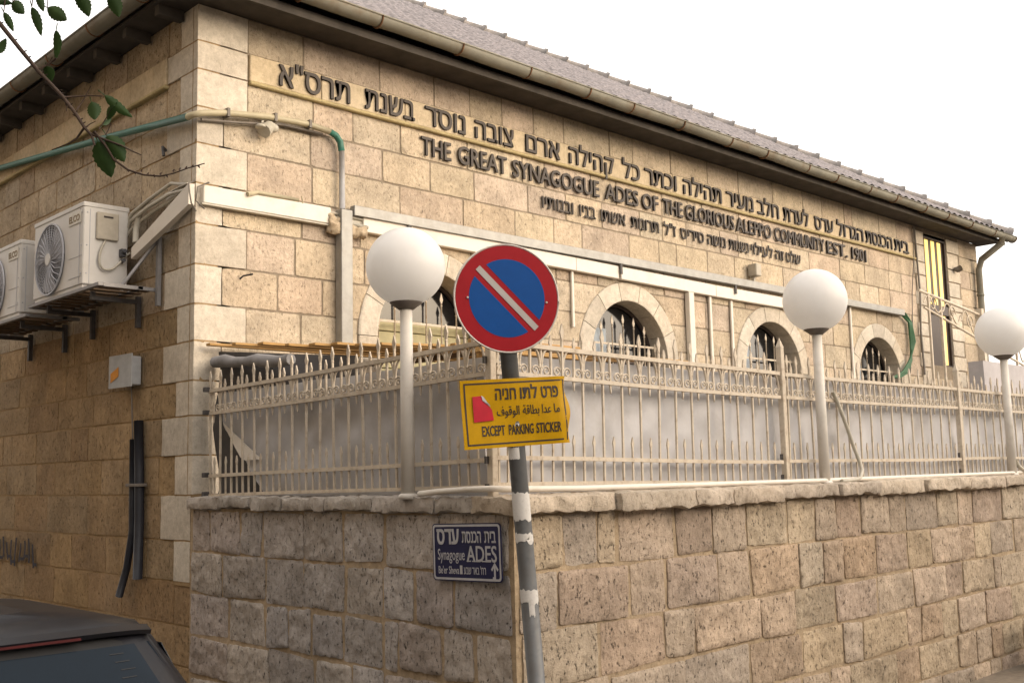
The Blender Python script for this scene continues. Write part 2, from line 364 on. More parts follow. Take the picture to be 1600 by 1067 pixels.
def courses(mb, fr, cs, U0, U1, cols, lens, d, amp, step, gap, nsc, excl=None, warp=None, jit=0, edge=.5, dj=.004):
    for ci, (v0, v1) in enumerate(cs):
        a = U0(ci) if callable(U0) else U0; b = U1(ci) if callable(U1) else U1
        spans = [(a, b)]
        for e0, e1 in (excl(v0, v1) if excl else ()):
            spans = [q for s0, s1 in spans for q in ((s0, min(s1, e0)), (max(s0, e1), s1)) if q[1]-q[0] > .03]
        for s0, s1 in spans:
            u = s0; 
            while u < s1-.001:
                L = random.uniform(*lens)
                if random.random() < .12: L *= .55
                e = u+L
                if s1-e < lens[0]*.5: e = s1
                mb.col = pick(cols)
                block(mb, fr, u, e, v0, v1, d+random.uniform(-dj, dj), amp, step, gap, nsc, warp, edge, jit)
                u = e

# ================================================================== SETTING: ground
GZ = -.30; PZ = -.16
m = MB(); m.grid(lambda u, v: Vector((-300+600*u, -300+600*v, GZ)), 2, 2, sm=False); struct('road', m, M['asphalt'])
m = MB(); m.box((-.02, -5.0, GZ), (60, -3.5, PZ), bev=.02); m.box((-1.0, -3.498, GZ), (0.1, 40, PZ), bev=.02); m.box((-1.0, -5.0, GZ), (-.024, -3.502, PZ), bev=.02)
struct('pavement', m, M['paving'])
m = MB(); m.box((.2, -3.3, .5), (40, -.02, 1.46)); struct('courtyard_floor', m, M['paving'])

# ================================================================== ACROSS THE STREETS (unseen houses, added to shade the lower walls)
def shade_house(label, a, b, ht, wins):
    t = thing('unseen_house', label, 'building', (a[0], a[1], GZ), 'unseen houses added across the two streets for shade')
    m = MB(); m.col = (.34, .28, .21); m.box((a[0], a[1], GZ), (b[0], b[1], ht)); part('wall', m, M['dressed'], t)
    m = MB(); m.col = (.36, .31, .25); m.box((a[0]-.25, a[1]-.25, ht+.002), (b[0]+.25, b[1]+.25, ht+.22)); part('roof', m, M['coping'], t)
    for fr, xs in wins:
        for x in xs:
            for z in (1.0, 4.2):
                m = MB(); m.col = (.42, .36, .29)
                m.box((x-.55, z-.1, .002), (x+.55, z-.02, .10), fr); m.box((x-.5, z+1.5, .002), (x+.5, z+1.62, .05), fr); w = part('window', m, M['dressed'], t)
                m = MB(); m.box((x-.42, z, .004), (x+.42, z+1.48, .02), fr); part('pane', m, M['glass'], w)
shade_house('unseen tan stone house added across the front street to shade the lower walls', (-7, -25), (34, -15.5), 5.2, [(Frame((0, -15.5, 0), (-1, 0, 0), (0, 0, 1), (0, 1, 0)), [-2+3.1*-k for k in range(0, 10)])])
shade_house('unseen tan stone house added across the side street to shade the lower walls', (-22, -12), (-9.6, 34), 13.0, [(Frame((-9.6, 0, 0), (0, 1, 0), (0, 0, 1), (1, 0, 0)), [-9+3.2*k for k in range(12)])])

# ================================================================== SYNAGOGUE
XR, YB, ZT = 14.95, 14.9, 5.53
bld = thing('synagogue', 'cream stone synagogue with grey tiled hip roof and raised Hebrew and English inscriptions', 'building', (0, 0, 0))
CZ = [5.53, 5.223, 4.985, 4.675, 4.374, 4.045, 3.719, 3.391, 3.075, 2.782, 2.472, 2.198, 1.893, 1.589, 1.24, .925, .60, .30, .0, -.3]
crs = [(CZ[i+1], CZ[i]) for i in range(len(CZ)-1)]
front_q = lambda ci: (.44 if ci % 2 == 0 else .22)
side_q = lambda ci: (.27 if ci % 2 == 0 else .50)
WIN = [2.42, 5.30, 8.22, 11.12]; WR, WSP, WSILL = .66, 2.94, 1.95; RO = .87
def win_excl(v0, v1):
    out = []
    for c in WIN:
        if v0 >= WSP+RO: continue
        vv = max(v0, WSP); 
        h = math.sqrt(max(0, RO*RO-(vv-WSP)**2)) if v0 > WSP else RO
        h2 = math.sqrt(max(0, RO*RO-(min(v1, WSP+RO)-WSP)**2)) if v1 > WSP else RO
        k = h2 if v0 > WSP+.05 else min(h, RO)
        if v0 < WSILL-.3: continue
        out.append((c-k, c+k))
    if v1 < 5.5 and v0 > 3.0 or True: out.append((12.5, 14.18)) if v0 > 3.0 else None
    return out
def win_warp(u, v):
    for c in WIN:
        if abs(u-c) < RO and v < WSP+RO and v > WSP:
            dx, dz = u-c, v-WSP; r = math.hypot(dx, dz)
            if r < RO and r > 1e-4: return c+dx/r*RO, WSP+dz/r*RO
        elif v <= WSP and v > WSILL-.2 and abs(u-c) < RO: return c+math.copysign(RO, u-c), v
    return u, v
FC = [(.53, .455, .355), (.55, .47, .365), (.515, .435, .34), (.535, .445, .36), (.555, .48, .37)]
m = MB()
up = [c for c in crs if c[0] > 1.5]
idx = {c: i for i, c in enumerate(crs)}
for c in up:
    courses(m, FRONT, [c], 14.19 if 4.9 < c[0] < 5.0 else front_q(idx[c]), XR-.01, FC, (.40, .85), .007, .007, .045, .014, 5, excl=win_excl, warp=win_warp, edge=.8, dj=.003)
wall = part('stone_wall', m, M['facade'], bld)
# mortar bed with the window openings left open
m = MB()
st = .06
def inside(u, v):
    for c in WIN:
        if WSILL < v and (abs(u-c) < WR+.12 if v < WSP else math.hypot(u-c, v-WSP) < WR+.12): return True
    return 12.85 < u < 13.70 and 3.28 < v < 5.43
nx, nz_ = int(XR/st), int((ZT-1.4)/st); vid = {}
def gv(i, j):
    if (i, j) not in vid: vid[i, j] = m.vert(FRONT(XR*i/nx, 1.4+(ZT-1.4)*j/nz_, 0))
    return vid[i, j]
for j in range(nz_):
    for i in range(nx):
        if not inside(XR*(i+.5)/nx, 1.4+(ZT-1.4)*(j+.5)/nz_): m.face((gv(i, j), gv(i+1, j), gv(i+1, j+1), gv(i, j+1)))
part('mortar_bed', m, M['mortar'], bld)
# side wall
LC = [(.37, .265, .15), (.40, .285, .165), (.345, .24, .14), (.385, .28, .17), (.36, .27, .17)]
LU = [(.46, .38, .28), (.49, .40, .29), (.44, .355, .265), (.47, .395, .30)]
m = MB()
for c in crs:
    if 4.9 < c[0] < 5.0: continue
    i = idx[c]; q = side_q(i)
    if c[0] < .9: q = 0.0
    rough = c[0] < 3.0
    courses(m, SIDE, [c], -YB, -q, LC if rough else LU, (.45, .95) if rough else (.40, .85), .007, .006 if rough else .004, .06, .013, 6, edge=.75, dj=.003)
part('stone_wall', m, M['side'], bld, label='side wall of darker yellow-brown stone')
m = MB(); m.box((0, -.5, 0), (.3, ZT, YB), Frame((0, 0, 0), (1, 0, 0), (0, 0, 1), (0, 1, 0)))
m.box((XR, -.4, 0), (XR-.3, ZT, YB), Frame((0, 0, 0), (1, 0, 0), (0, 0, 1), (0, 1, 0))); m.box((.3, YB-.3, -.4), (XR-.3, YB, ZT)); m.box((.3, .9, 5.40), (XR-.3, YB-.3, 5.5)); m.box((.302,.004,-.3),(XR-.302,.3,1.39)); m.box((.31,1.0,1.0),(XR-.31,YB-.31,1.2))
m.box((-.014, -.014, 1.575), (.18, .0, 5.52)); m.box((-.014, .001, .9), (-.0005, .27, 5.52))
part('mortar_bed', m, M['mortar_l'], bld)
# quoins (dressed, proud), band course, jambs
QC = [(.59, .54, .465), (.565, .515, .44), (.61, .565, .49)]
m = MB()
for c in crs:
    i = idx[c]
    if c[0] < .9: continue
    m.col = pick(QC, .03); a, b = front_q(i), side_q(i)
    if 4.9 < c[0] < 5.0: a, b = .44, .50
    z0, z1 = c[0]+.001, c[1]-.001
    if c[0] > 1.5: m.rough_box((-.022, -.022, z0), (a, .06, z1), step=.09, amp=.004, bev=.006)
    y0 = .062 if c[0] > 1.5 else 0.0
    m.rough_box((-.022, y0, z0), (.06, b, z1), step=.09, amp=.004, bev=.006)
part('quoin', m, M['dressed'], bld)
BC = [(.56, .475, .34), (.58, .49, .355), (.54, .455, .325)]
m = MB(); u = .445
while u < 12.5:
    L = random.uniform(.5, 1.0); e = min(12.52, u+L)
    m.col = pick(BC, .03); m.box((u+.004, 4.99, -.03), (e-.004, 5.218, .032), FRONT, bev=.006); u = e
u = -13
while u < -.502:
    e = min(-.502, u+random.uniform(.4, .8)); m.col = pick([(.55, .46, .33), (.52, .43, .30)], .03)
    m.box((u+.003, 4.99, -.03), (e-.003, 5.218, .032), SIDE, bev=.006); u = e
m.col = (.44, .37, .21)
m.box((.445, 4.955, -.02), (12.52, 4.988, .05), FRONT, bev=.008); m.box((-13, 4.955, -.02), (-.502, 4.988, .05), SIDE, bev=.008)
part('string_course', m, M['dressed'], bld)
m = MB(); m2 = MB()
z = 2.95
for k in range(12):
    h = [.28, .24, .26, .22][k % 4]; z1 = min(5.5, z+h)
    if z1-z < .05: break
    w = .06*(k % 2)
    m.col = pick(QC, .04); m.rough_box((12.52-w, z+.004, -.25), (12.85, z1-.004, .025), FRONT, step=.12, amp=.004)
    m.col = pick(QC, .04); m2.col = m.col; m2.rough_box((13.70, z+.004, -.25), (14.12+w, z1-.004, .025), FRONT, step=.12, amp=.004)
    m.col = pick(FC, .04)
    z = z1
part('jamb', m, M['dressed'], bld); part('jamb', m2, M['dressed'], bld)
# arched windows: surround, reveal, glass, grille
def arch_pts(c, r, z0, n=20):
    return [(c-r, z0)]+[(c-r*math.cos(math.pi*k/n), WSP+r*math.sin(math.pi*k/n)) for k in range(n+1)]+[(c+r, z0)]
for wi, c in enumerate(WIN):
    w = MB(); nseg = 7
    for k in range(nseg):
        w.col = pick(QC, .04)
        a0, a1 = math.pi*(k+.012)/nseg, math.pi*(k+1-.012)/nseg
        sub = 5; pr = [(WR, 'i'), (RO-.003, 'o')]
        A = [[w.vert(FRONT(c-r*math.cos(a0+(a1-a0)*q/sub), WSP+r*math.sin(a0+(a1-a0)*q/sub), d)) for q in range(sub+1)] for r, d in ((WR, -.27), (WR, .018), (WR+.012, .021), (RO-.018, .021), (RO-.004, .012), (RO-.004, -.05))]
        for p_, q_ in zip(A, A[1:]):
            for q in range(sub): w.face((p_[q], p_[q+1], q_[q+1], q_[q])[::-1])
        for e in (0, sub): w.face([r_[e] for r_ in A])
    for sgn in (-1, 1):
        z = WSILL
        while z < WSP-.05:
            z1 = min(WSP, z+random.choice([.28, .33, .36]))
            if WSP-z1 < .1: z1 = WSP
            w.col = pick(QC, .04); o_ = RO-.003 if sgn < 0 else RO-.003
            u0, u1 = sorted((c+sgn*WR, c+sgn*o_))
            w.box((u0, z+.003, -.27), (u1, z1-.003, .026), FRONT, bev=.006); z = z1
    w.col = pick(QC, .04); w.box((c-RO, WSILL-.1, -.27), (c+RO, WSILL-.003, .05), FRONT, bev=.01)
    win = part('window', w, M['dressed'], bld)
    g = MB(); poly = arch_pts(c, WR+.02, WSILL); g.prism(poly, -.255, -.24, FRONT); part('glass', g, M['glass'], win)
    fr_ = MB()
    P = arch_pts(c, WR-.02, WSILL); fr_.tube([(x, y, -.225) for x, y in P], .022, 6, fr=FRONT)
    fr_.box((c-WR, WSP-.02, -.238), (c+WR, WSP+.03, -.215), FRONT); fr_.box((c-.025, WSILL, -.238), (c+.025, WSP-.02, -.216), FRONT); part('frame', fr_, M['frame'], win)
    gi = MB()
    nb = 7
    for k in range(nb):
        x = c-WR+(2*WR)*(k+.5)/nb; top = WSP+math.sqrt(max(0, (WR*.94)**2-(x-c)**2))*.80+.02
        gi.tube([(x, WSILL, -.10), (x, top-.10, -.10)], .009, 6, fr=FRONT)
        gi.prism([(x-.006, top-.11), (x+.006, top-.11), (x+.02, top-.065), (x, top), (x-.02, top-.065)], -.105, -.095, FRONT)
        gi.lathe([(.002, -.014), (.014, 0), (.002, .014)], (x, 0, 0), 6, Frame(FRONT(0, top-.125, -.10), (1, 0, 0), (0, 1, 0), (0, 0, 1)))
    for z in (2.2, 2.60, 3.10): gi.box((c-WR+.004, z, -.108), (c+WR-.004, z+.022, -.096), FRONT)
    part('grille', gi, M['iron'], win)
    if wi == 0:
        s_ = MB()
        for k in range(10): s_.box((c-WR+.03, 2.0+k*.115, -.215), (c+WR-.03, 2.0+k*.115+.108, -.20), FRONT, bev=.006)
        part('shutter', s_, M['shutter'], win)
    else:
        s_ = MB(); s_.sheet(lambda u, v: (FRONT(c-.42+.28*u, 2.1+1.2*v, -.232+.006*math.sin(u*25)), Vector((0, -1, 0))), 14, 2, .002); part('curtain', s_, M['curtain'], win)
# tall doorway with lit strips
d = MB(); d.box((12.85, 3.2, -.05), (13.70, 5.45, -.035), FRONT)
for x in (12.86, 13.66): d.box((x, 3.2, -.033), (x+.035, 5.45, .0), FRONT)
d.box((12.897, 5.38, -.033), (13.658, 5.45, .0), FRONT); d.box((12.897, 4.14, -.033), (13.658, 4.29, -.003), FRONT); d.box((12.897, 3.2, -.033), (13.658, 3.30, -.003), FRONT)
dw = part('tall_window', d, M['frame'], bld)
g = MB()
for x in (12.98, 13.21, 13.44):
    g.box((x, 4.30, -.033), (x+.115, 5.37, -.022), FRONT, bev=.003)
g.box((13.44, 3.31, -.033), (13.555, 4.13, -.022), FRONT, bev=.003)
part('lit_pane', g, M['glow'], dw)
# inscriptions
i1 = MB()
T1 = 'תרס"א|בשנת|נוסד|צובה|ארם|קהילה|כל|וכתר|תהילה|מעיר|חלב|לעדת|עדס|הגדול|הכנסת|בית'.split('|')
P1 = [(.72, 1.45), (1.62, 2.19), (2.32, 2.83), (2.96, 3.49), (3.67, 4.18), (4.33, 5.07), (5.22, 5.53), (5.62, 6.22), (6.36, 7.15), (7.26, 7.86), (7.96, 8.47), (8.59, 9.23), (9.39, 9.9), (10.01, 10.78), (10.86, 11.69), (11.77, 12.24)]
for s_, (a, b) in zip(T1, P1):
    i1 = MB(); put_text(i1, s_, FRONT, a, b, 5.015, .178, .036, .017, off=.013, rtl=True); part('raised_word', i1, M['letter'], bld, label='large raised Hebrew word on the pale band')
i2 = MB()
T2 = 'THE GREAT SYNAGOGUE ADES OF THE GLORIOUS ALEPPO COMMUNITY EST. 1901'.split()
P2 = [(2.28, 2.65), (2.74, 3.4), (3.48, 4.82), (4.92, 5.5), (5.57, 5.87), (5.96, 6.34), (6.4, 7.42), (7.47, 8.28), (8.36, 9.65), (9.72, 10.3), (10.43, 10.86)]
for s_, (a, b) in zip(T2, P2):
    i2 = MB(); put_text(i2, s_, FRONT, a, b, 4.715, .185, .022, .017, off=.017); part('raised_word', i2, M['letter'], bld, label='raised English capitals below the pale band')
i3 = MB()
T3 = 'ובנותיו|בניו|אשתו|תרומת|ז"ל|סידיס|משה|נשמת|לעילוי|זה|שלט'.split('|')
P3 = [(3.91, 4.39), (4.49, 4.75), (4.84, 5.26), (5.37, 5.87), (5.97, 6.2), (6.29, 6.76), (6.84, 7.22), (7.3, 7.73), (7.79, 8.3), (8.37, 8.57), (8.63, 8.99)]
for s_, (a, b) in zip(T3, P3):
    i3 = MB(); put_text(i3, s_, FRONT, a, b, 4.455, .125, .020, .012, off=.008, rtl=True); part('raised_word', i3, M['letter'], bld, label='small raised Hebrew dedication word')
# roof
EX0, EX1, EY0, EY1, EZ, TN = -.34, 15.22, -.50, 15.06, 5.62, .615
HALF = (EX1-EX0)/2
def roof_z(s): return EZ+TN*s
def slope(mb, fr, L):
    nu = int(L/.045); nv = int(HALF/.155)
    def fn(a, b):
        s = b*HALF; u = a*L; u = min(max(u, s), L-s)
        hh = .042*abs(math.sin(math.pi*u/.21))+.05*(1-((s/.31) % 1.0))
        return fr(u, s, 0)+Vector((0, 0, roof_z(s)-EZ+hh))
    mb.grid(fn, nu, nv, sm=False)
rf = MB()
slope(rf, Frame((EX0, EY0, EZ), (1, 0, 0), (0, 1, 0), (0, 0, 1)), EX1-EX0)
slope(rf, Frame((EX0, EY1, EZ), (0, -1, 0), (1, 0, 0), (0, 0, 1)), EY1-EY0)
for (a, b, cc) in (((EX1, EY0), (EX1, EY1), 0), ((EX1, EY1), (EX0, EY1), 0)):
    v = [rf.vert((a[0], a[1], EZ+.02)), rf.vert((b[0], b[1], EZ+.02)), rf.vert(((EX0+EX1)/2, (EY0+EY1)/2, roof_z(HALF)+.02))]; rf.face(v)
roof = part('roof', rf, M['tile'], bld)
rd = MB()
for (cx, cy, sx, sy) in ((EX0, EY0, 1, 1), (EX1, EY0, -1, 1), (EX0, EY1, 1, -1), (EX1, EY1, -1, -1)):
    n = 30
    for k in range(n):
        s0, s1 = HALF*k/n, HALF*(k+1.10)/n
        p0 = Vector((cx+sx*s0, cy+sy*s0, roof_z(s0)+.035)); p1 = Vector((cx+sx*s1, cy+sy*s1, roof_z(s1)+.02))
        rd.tube([p0, p0+(p1-p0)*.12, p0+(p1-p0)*.16, p1], [.14, .135, .112, .10], 10)
part('ridge_tile', rd, M['ridge'], roof)
sf = MB()
sf.box((EX0+.06, EY0+.08, ZT+.002), (EX1-.06, -.002, ZT+.03)); sf.box((EX0+.06, .0, ZT+.002), (-.002, EY1-.06, ZT+.03)); sf.box((XR+.002, .0, ZT+.002), (EX1-.06, EY1-.06, ZT+.03))
sf.box((EX0+.06, EY0+.07, ZT-.05), (EX1-.06, EY0+.10, ZT+.002))
for k in range(22): sf.box((EX0+.09, .2+k*.6, ZT-.085), (-.03, .27+k*.6, ZT))
part('eaves_soffit', sf, M['soffit'], bld)
gt = MB()
def gutter(mb, a, b, rad=.075):
    a, b = Vector(a), Vector(b); t = (b-a).normalized(); sd = t.cross(Vector((0, 0, 1))).normalized(); n = 12; N = max(4, int((b-a).length/.5))
    for r_, flip in ((rad, False), (rad-.006, True)):
        g = []
        for i in range(N+1):
            p = a+(b-a)*i/N+Vector((0, 0, .006*math.sin(i*1.7)+.004*math.sin(i*.6)))
            g.append([mb.vert(p+sd*math.cos(math.pi*k/n)*r_-Vector((0, 0, 1))*math.sin(math.pi*k/n)*r_*1.05) for k in range(n+1)])
        for i in range(N):
            for k in range(n):
                q = (g[i][k], g[i][k+1], g[i+1][k+1], g[i+1][k]); mb.face(q[::-1] if flip else q, True)
    mb.tube([a+sd*rad+Vector((0, 0, .004)), b+sd*rad+Vector((0, 0, .004))], .010, 6); mb.tube([a-sd*rad, b-sd*rad], .008, 6)
gutter(gt, (EX0-.04, EY0-.03, 5.645), (EX1+.02, EY0-.03, 5.60)); gutter(gt, (EX0-.015, EY1, 5.63), (EX0-.015, EY0+.045, 5.63))
gut = part('gutter', gt, M['gutter'], bld)
for k in range(18):
    x = .55+k*.86+random.uniform(-.1, .1); zc = 5.645-.045*(x/15)
    gs = MB(); gs.tube([(x, EY0-.03+math.cos(a)*.081, zc-math.sin(a)*.085) for a in [math.pi*q/8 for q in range(9)]], .009, 5); part('strap', gs, M['rust'], gut)
for k in range(9):
    y = .3+k*.9; gs = MB(); gs.tube([(EX0-.015-math.cos(a)*.081, y, 5.63-math.sin(a)*.085) for a in [math.pi*q/8 for q in range(9)]], .007, 5); part('strap', gs, M['rust'], gut)
dp = MB(); dp.tube([(14.78, EY0-.03, 5.56), (14.78, EY0-.02, 5.45), (14.79, -.15, 5.22), (14.79, -.09, 5.05), (14.79, -.09, 1.5)], .055, 10)
for z in (4.6, 3.7, 2.8): dp.lathe([(.062, -.02), (.064, 0), (.062, .02)], (14.79, -.09, z), 10)
part('downpipe', dp, M['gutter'], bld)

# ================================================================== RETAINING WALL
ret = thing('retaining_wall', 'low rough-hewn retaining wall with pale coping under the white iron fence', 'wall', (0, -3.55, PZ))
RZ = [1.485, 1.165, .855, .56, .26, -.03, -.34]
rc = [(RZ[i+1], RZ[i]) for i in range(len(RZ)-1)]
RC = [(.47, .385, .30), (.49, .405, .30), (.445, .355, .285), (.51, .43, .335), (.455, .385, .315), (.475, .37, .275), (.52, .42, .33)]
RL = [(.45, .415, .39), (.42, .39, .37), (.49, .45, .415), (.41, .385, .375), (.46, .41, .385)]  # greyish stone, cooled further: this side's bluish shade put into the colour
FW = Frame((0, -3.55, 0), (1, 0, 0), (0, 0, 1), (0, -1, 0)); SW = Frame((-.015, 0, 0), (0, -1, 0), (0, 0, 1), (-1, 0, 0))
m = MB(); courses(m, FW, rc, .012, 14.0, RC, (.28, .74), .013, .012, .020, .018, 12, jit=.014, edge=.7, dj=.008)
part('stonework', m, M['rubble'], ret)
m = MB(); courses(m, SW, rc, .02, 3.53, RL, (.26, .60), .013, .013, .020, .020, 12, jit=.015, edge=.7, dj=.008)
part('stonework', m, M['rubble'], ret, label='greyer return of the wall beside the corner')
m = MB(); m.box((-.015, -3.55, -.5), (.2, -.004, 1.49)); m.box((.2, -3.55, -.5), (40, -3.3, 1.49)); part('mortar_bed', m, M['mortar_y'], ret)
m = MB(); KC = [(.52, .45, .375), (.49, .425, .35), (.54, .475, .40)]
u = .02
while u < 3.3:
    e = min(3.33, u+random.uniform(.38, .62))
    if 3.33-e < .2: e = 3.33
    m.col = pick([(.46, .43, .40), (.49, .45, .415), (.43, .405, .385)], .04); o_ = random.uniform(-.012, .012); m.rough_box((-.075+o_, -e+.006, 1.488+random.uniform(-.01, .01)), (.26, -u-.004, 1.575+random.uniform(-.006, .006)), step=.028, amp=.016, sc=13, bev=.006); u = e
u = -.08
while u < 14:
    e = u+random.uniform(.4, .85); m.col = pick(KC, .04); o_ = random.uniform(-.02, .015); th = random.uniform(-.02, .014)
    m.rough_box((u+.004, -3.64+o_, 1.482+th), (e-.006, -3.27, 1.572+random.uniform(-.006, .006)), step=.028, amp=.016, sc=13, bev=.006); u = e
part('coping', m, M['coping'], ret)

# ================================================================== FENCE
ZB = 1.595
def spear(mb, x, z0, ztip, w=.017, hl=.09, bar=.0065, ball=True):
    mb.box((x-bar, -bar, z0), (x+bar, bar, ztip-hl+.005))
    mb.prism([(x-bar, ztip-hl), (x+bar, ztip-hl), (x+w, ztip-hl*.58), (x+w*.35, ztip-hl*.2), (x, ztip), (x-w*.35, ztip-hl*.2), (x-w, ztip-hl*.58)], -.005, .005, Frame((0, 0, 0), (1, 0, 0), (0, 0, 1), (0, -1, 0)))
    if ball: mb.lathe([(.003, -.012), (.0115, 0), (.003, .012)], (x, 0, ztip-hl-.008), 6)
def down_spear(mb, x, z1, z0):
    mb.prism([(x-.006, z1), (x-.009, z1-.02), (x, z0), (x+.009, z1-.02), (x+.006, z1)], -.005, .005, Frame((0, 0, 0), (1, 0, 0), (0, 0, 1), (0, -1, 0)))
RT, RM, RL_ = .79, .615, .143      # heights of the rails above the bottom rail
def bay_meshes(bw):
    a = MB(); spear(a, 0, .0, .94); long_ = a.mesh('picket')
    a = MB(); spear(a, 0, RM, .865, w=.014, hl=.07); down_spear(a, 0, RM, RM-.07); short = a.mesh('short_picket')
    a = MB(); spear(a, 0, .0, .285, w=.012, hl=.07, ball=False, bar=.0055); low = a.mesh('lower_picket')
    a = MB(); h = bw/2
    for s_ in (-1, 1):       # pointed arch out of two bowed flat bars, then a scroll at each foot
        pts = []
        for k in range(9):
            t = k/8; pts.append((s_*h*(1-t)**.0*math.cos(t*math.pi/2)**.75*.93, 0, RM+.055+(RT-RM-.055)*math.sin(t*math.pi/2)))
        a.tube(pts, .0082, 5)
        sp = []; cx = s_*h*.52
        for k in range(17):
            an = k/16*math.pi*2.6; rr = .034*(1-k/16*.72); sp.append((cx+s_*math.cos(an)*rr, 0, RM+.036+math.sin(an)*rr*.9))
        a.tube(sp, .0055, 5)
    return long_, short, low, a.mesh('arch_scroll')
def link_copy(name, me, parent, loc, mat):
    if not me.materials: me.materials.append(mat)
    o = bpy.data.objects.new(name, me); C.objects.link(o); o.parent = parent; o.location = loc; return o
BM = {}
fence = thing('iron_fence', 'cream iron fence with spear tops and a band of pointed arches on the retaining wall', 'fence', (0, -3.36, ZB))
def sub(o, parent):
    o.parent = parent; return o
def fence_panel(org, rz, L, bw, label, dip=0):
    t = None
    n = int(round(L/bw)); bw2 = L/n
    if 'k' not in BM: BM['k'] = bay_meshes(bw2)
    lg, sh, lo, ar = BM['k']
    a = MB()
    for k, (z, hh, dd) in enumerate(((0, .011, .012), (RL_, .012, .014), (RM, .012, .014), (RT, .013, .014))):
        nseg = 8
        a.sheet(lambda u, v: (Vector((u*L, -dd, z-hh+2*hh*v+.004*math.sin(u*5+k))), Vector((0, -1, 0))), nseg, 1, 2*dd)
    t = part('rail_panel', a, M['iron'], fence, label, local=True); t.location = Vector(org)-fence.location; t.rotation_euler = (0, dip, rz)
    for i in range(n):
        x = (i+.5)*bw2
        r = link_copy('picket', lg, t, (i*bw2+.02 if i == 0 else i*bw2, 0, 0), M['iron'])
        r.rotation_euler = (random.uniform(-.01, .01), random.uniform(-.012, .012), 0)
        link_copy('short_picket', sh, t, (x, 0, 0), M['iron']).rotation_euler = (0, random.uniform(-.03, .03), 0)
        link_copy('lower_picket', lo, t, (x, 0, 0), M['iron']).rotation_euler = (0, random.uniform(-.02, .02), 0)
        s_ = link_copy('arch_scroll', ar, t, (x, 0, 0), M['iron']); s_.scale.x = bw2/(2.93/16)
    return t
FY = -3.36
fence_panel((.045, FY, ZB+.045), 0, 2.88, .18, 'long white iron fence panel just right of the leaning sign pole', .0155)
fence_panel((3.01, FY, ZB), 0, 2.95, .18, 'white iron fence panel behind the middle globe lamp')
fence_panel((6.03, FY, ZB), 0, 2.95, .18, 'white iron fence panel at the right edge behind the farthest globe lamp')
fence_panel((.03, -.20, ZB-.012), -math.pi/2, 3.12, .165, 'white iron fence panel on the shaded return left of the sign pole, with a torn sheet behind', -.0165)
posts = [((.02, FY), 2.60, 'cream square fence post at the wall corner behind the leaning sign pole'), ((2.97, FY), 2.645, 'pointed square fence post just left of the middle globe lamp'), ((5.995, FY), 2.62, 'square fence post left of the farthest globe lamp')]
for (x, y), zt, lb in posts:
    a = MB(); a.box((-.023, -.023, 0), (.023, .023, zt-ZB-.02), bev=.004)
    t = part('post', a, M['iron'], fence, lb, local=True); t.location = Vector((x, y, ZB-.04))-fence.location
    a = MB(); z = zt-ZB-.02
    a.add([(-.023, -.023, z), (.023, -.023, z), (.023, .023, z), (-.023, .023, z), (0, 0, z+.075)], [(0, 1, 4), (1, 2, 4), (2, 3, 4), (3, 0, 4)]); part('cap', a, M['iron'], t, local=True)
    for zz in (.05, .2, .75):
        for sx in (-1, 1): a = MB(); a.box((sx*.046, .004, zz), (sx*.0235, .016, zz+.04)); part('clamp', a, M['dark_steel'], t, local=True)
t = MB()
for z in (RT, RM, RL_, .0): t.box((-.02, -.21, ZB+z-.018), (.05, -.17, ZB+z+.018), bev=.004)
part('wall_bracket', t, M['dark_steel'], fence, 'dark iron brackets on the white corner stones')
# sheets behind
def cloth(fr, u0, u1, v0, v1, d, seed, cut=None, amp=.021):
    m = MB()
    def fn(a, b):
        u = u0+(u1-u0)*a; v = v0+(v1-v0)*b
        if cut: u = max(u, cut(v))
        w = abs(noise.noise(Vector((u*2.2-v*3.2, v*.8+u*.5, seed+9))))*-amp*1.6+noise.noise(Vector((u*2.3, v*1.6, seed)))*amp*1.4+noise.noise(Vector((u*7, v*5, seed)))*amp*.5+abs(noise.noise(Vector((u*3+v*2.5, v*2-u, seed+4))))*amp*.9+.006*math.sin(u*9)
        return fr(u, v, d+w), fr.N
    m.sheet(fn, int((u1-u0)/.04), int((v1-v0)/.04), .003); return m
FF = Frame((0, FY+.08, 0), (1, 0, 0), (0, 0, 1), (0, -1, 0)); SF = Frame((.115, 0, 0), (0, -1, 0), (0, 0, 1), (-1, 0, 0))
solo('tarpaulin', cloth(FF, .05, 9.2, 1.58, 2.375, 0, 3), M['tarp'], 'dirty off-white plastic sheet tied behind the long front run of the fence', 'tarpaulin')
solo('tarpaulin', cloth(SF, .24, 3.26, 1.58, 2.36, 0, 9, cut=lambda v: .24+max(0, (2.13-v))*1.05), M['tarp'], 'grey plastic sheet behind the shaded fence return, its lower left corner torn away', 'tarpaulin')
m = MB(); m.sheet(lambda a, b: ((lambda u, v: SF(u, v, .008+.012*math.sin(a*3)*b))(.26+.50*a+.22*a*b*.3, 2.13-.26*a-(.02+.16*(1-abs(2*a-1.1)))*b*.9*(1-a*.1)), SF.N), 8, 5, .002)
solo('sheet_flap', m, M['white_plastic'], 'white torn flap of sheet hanging behind the leftmost fence bars', 'flap')
m = MB(); m.sheet(lambda a, b: (Vector((.16+.12*math.sin(a*2.2)+.03*math.sin(b*9+a*8), -.06-1.75*a, 1.48+1.22*b-.14*a*b-.05*a)), Vector((-1, 0, 0))), 20, 8, .006)  # cloth drawn down to the floor as a stand-in for the courtyard shade
solo('cloth_and_shade', m, M['shade_grey_cloth'], 'grey cloth under the wooden slats, lengthened and darkened to stand for the shade behind the fence', 'cloth')
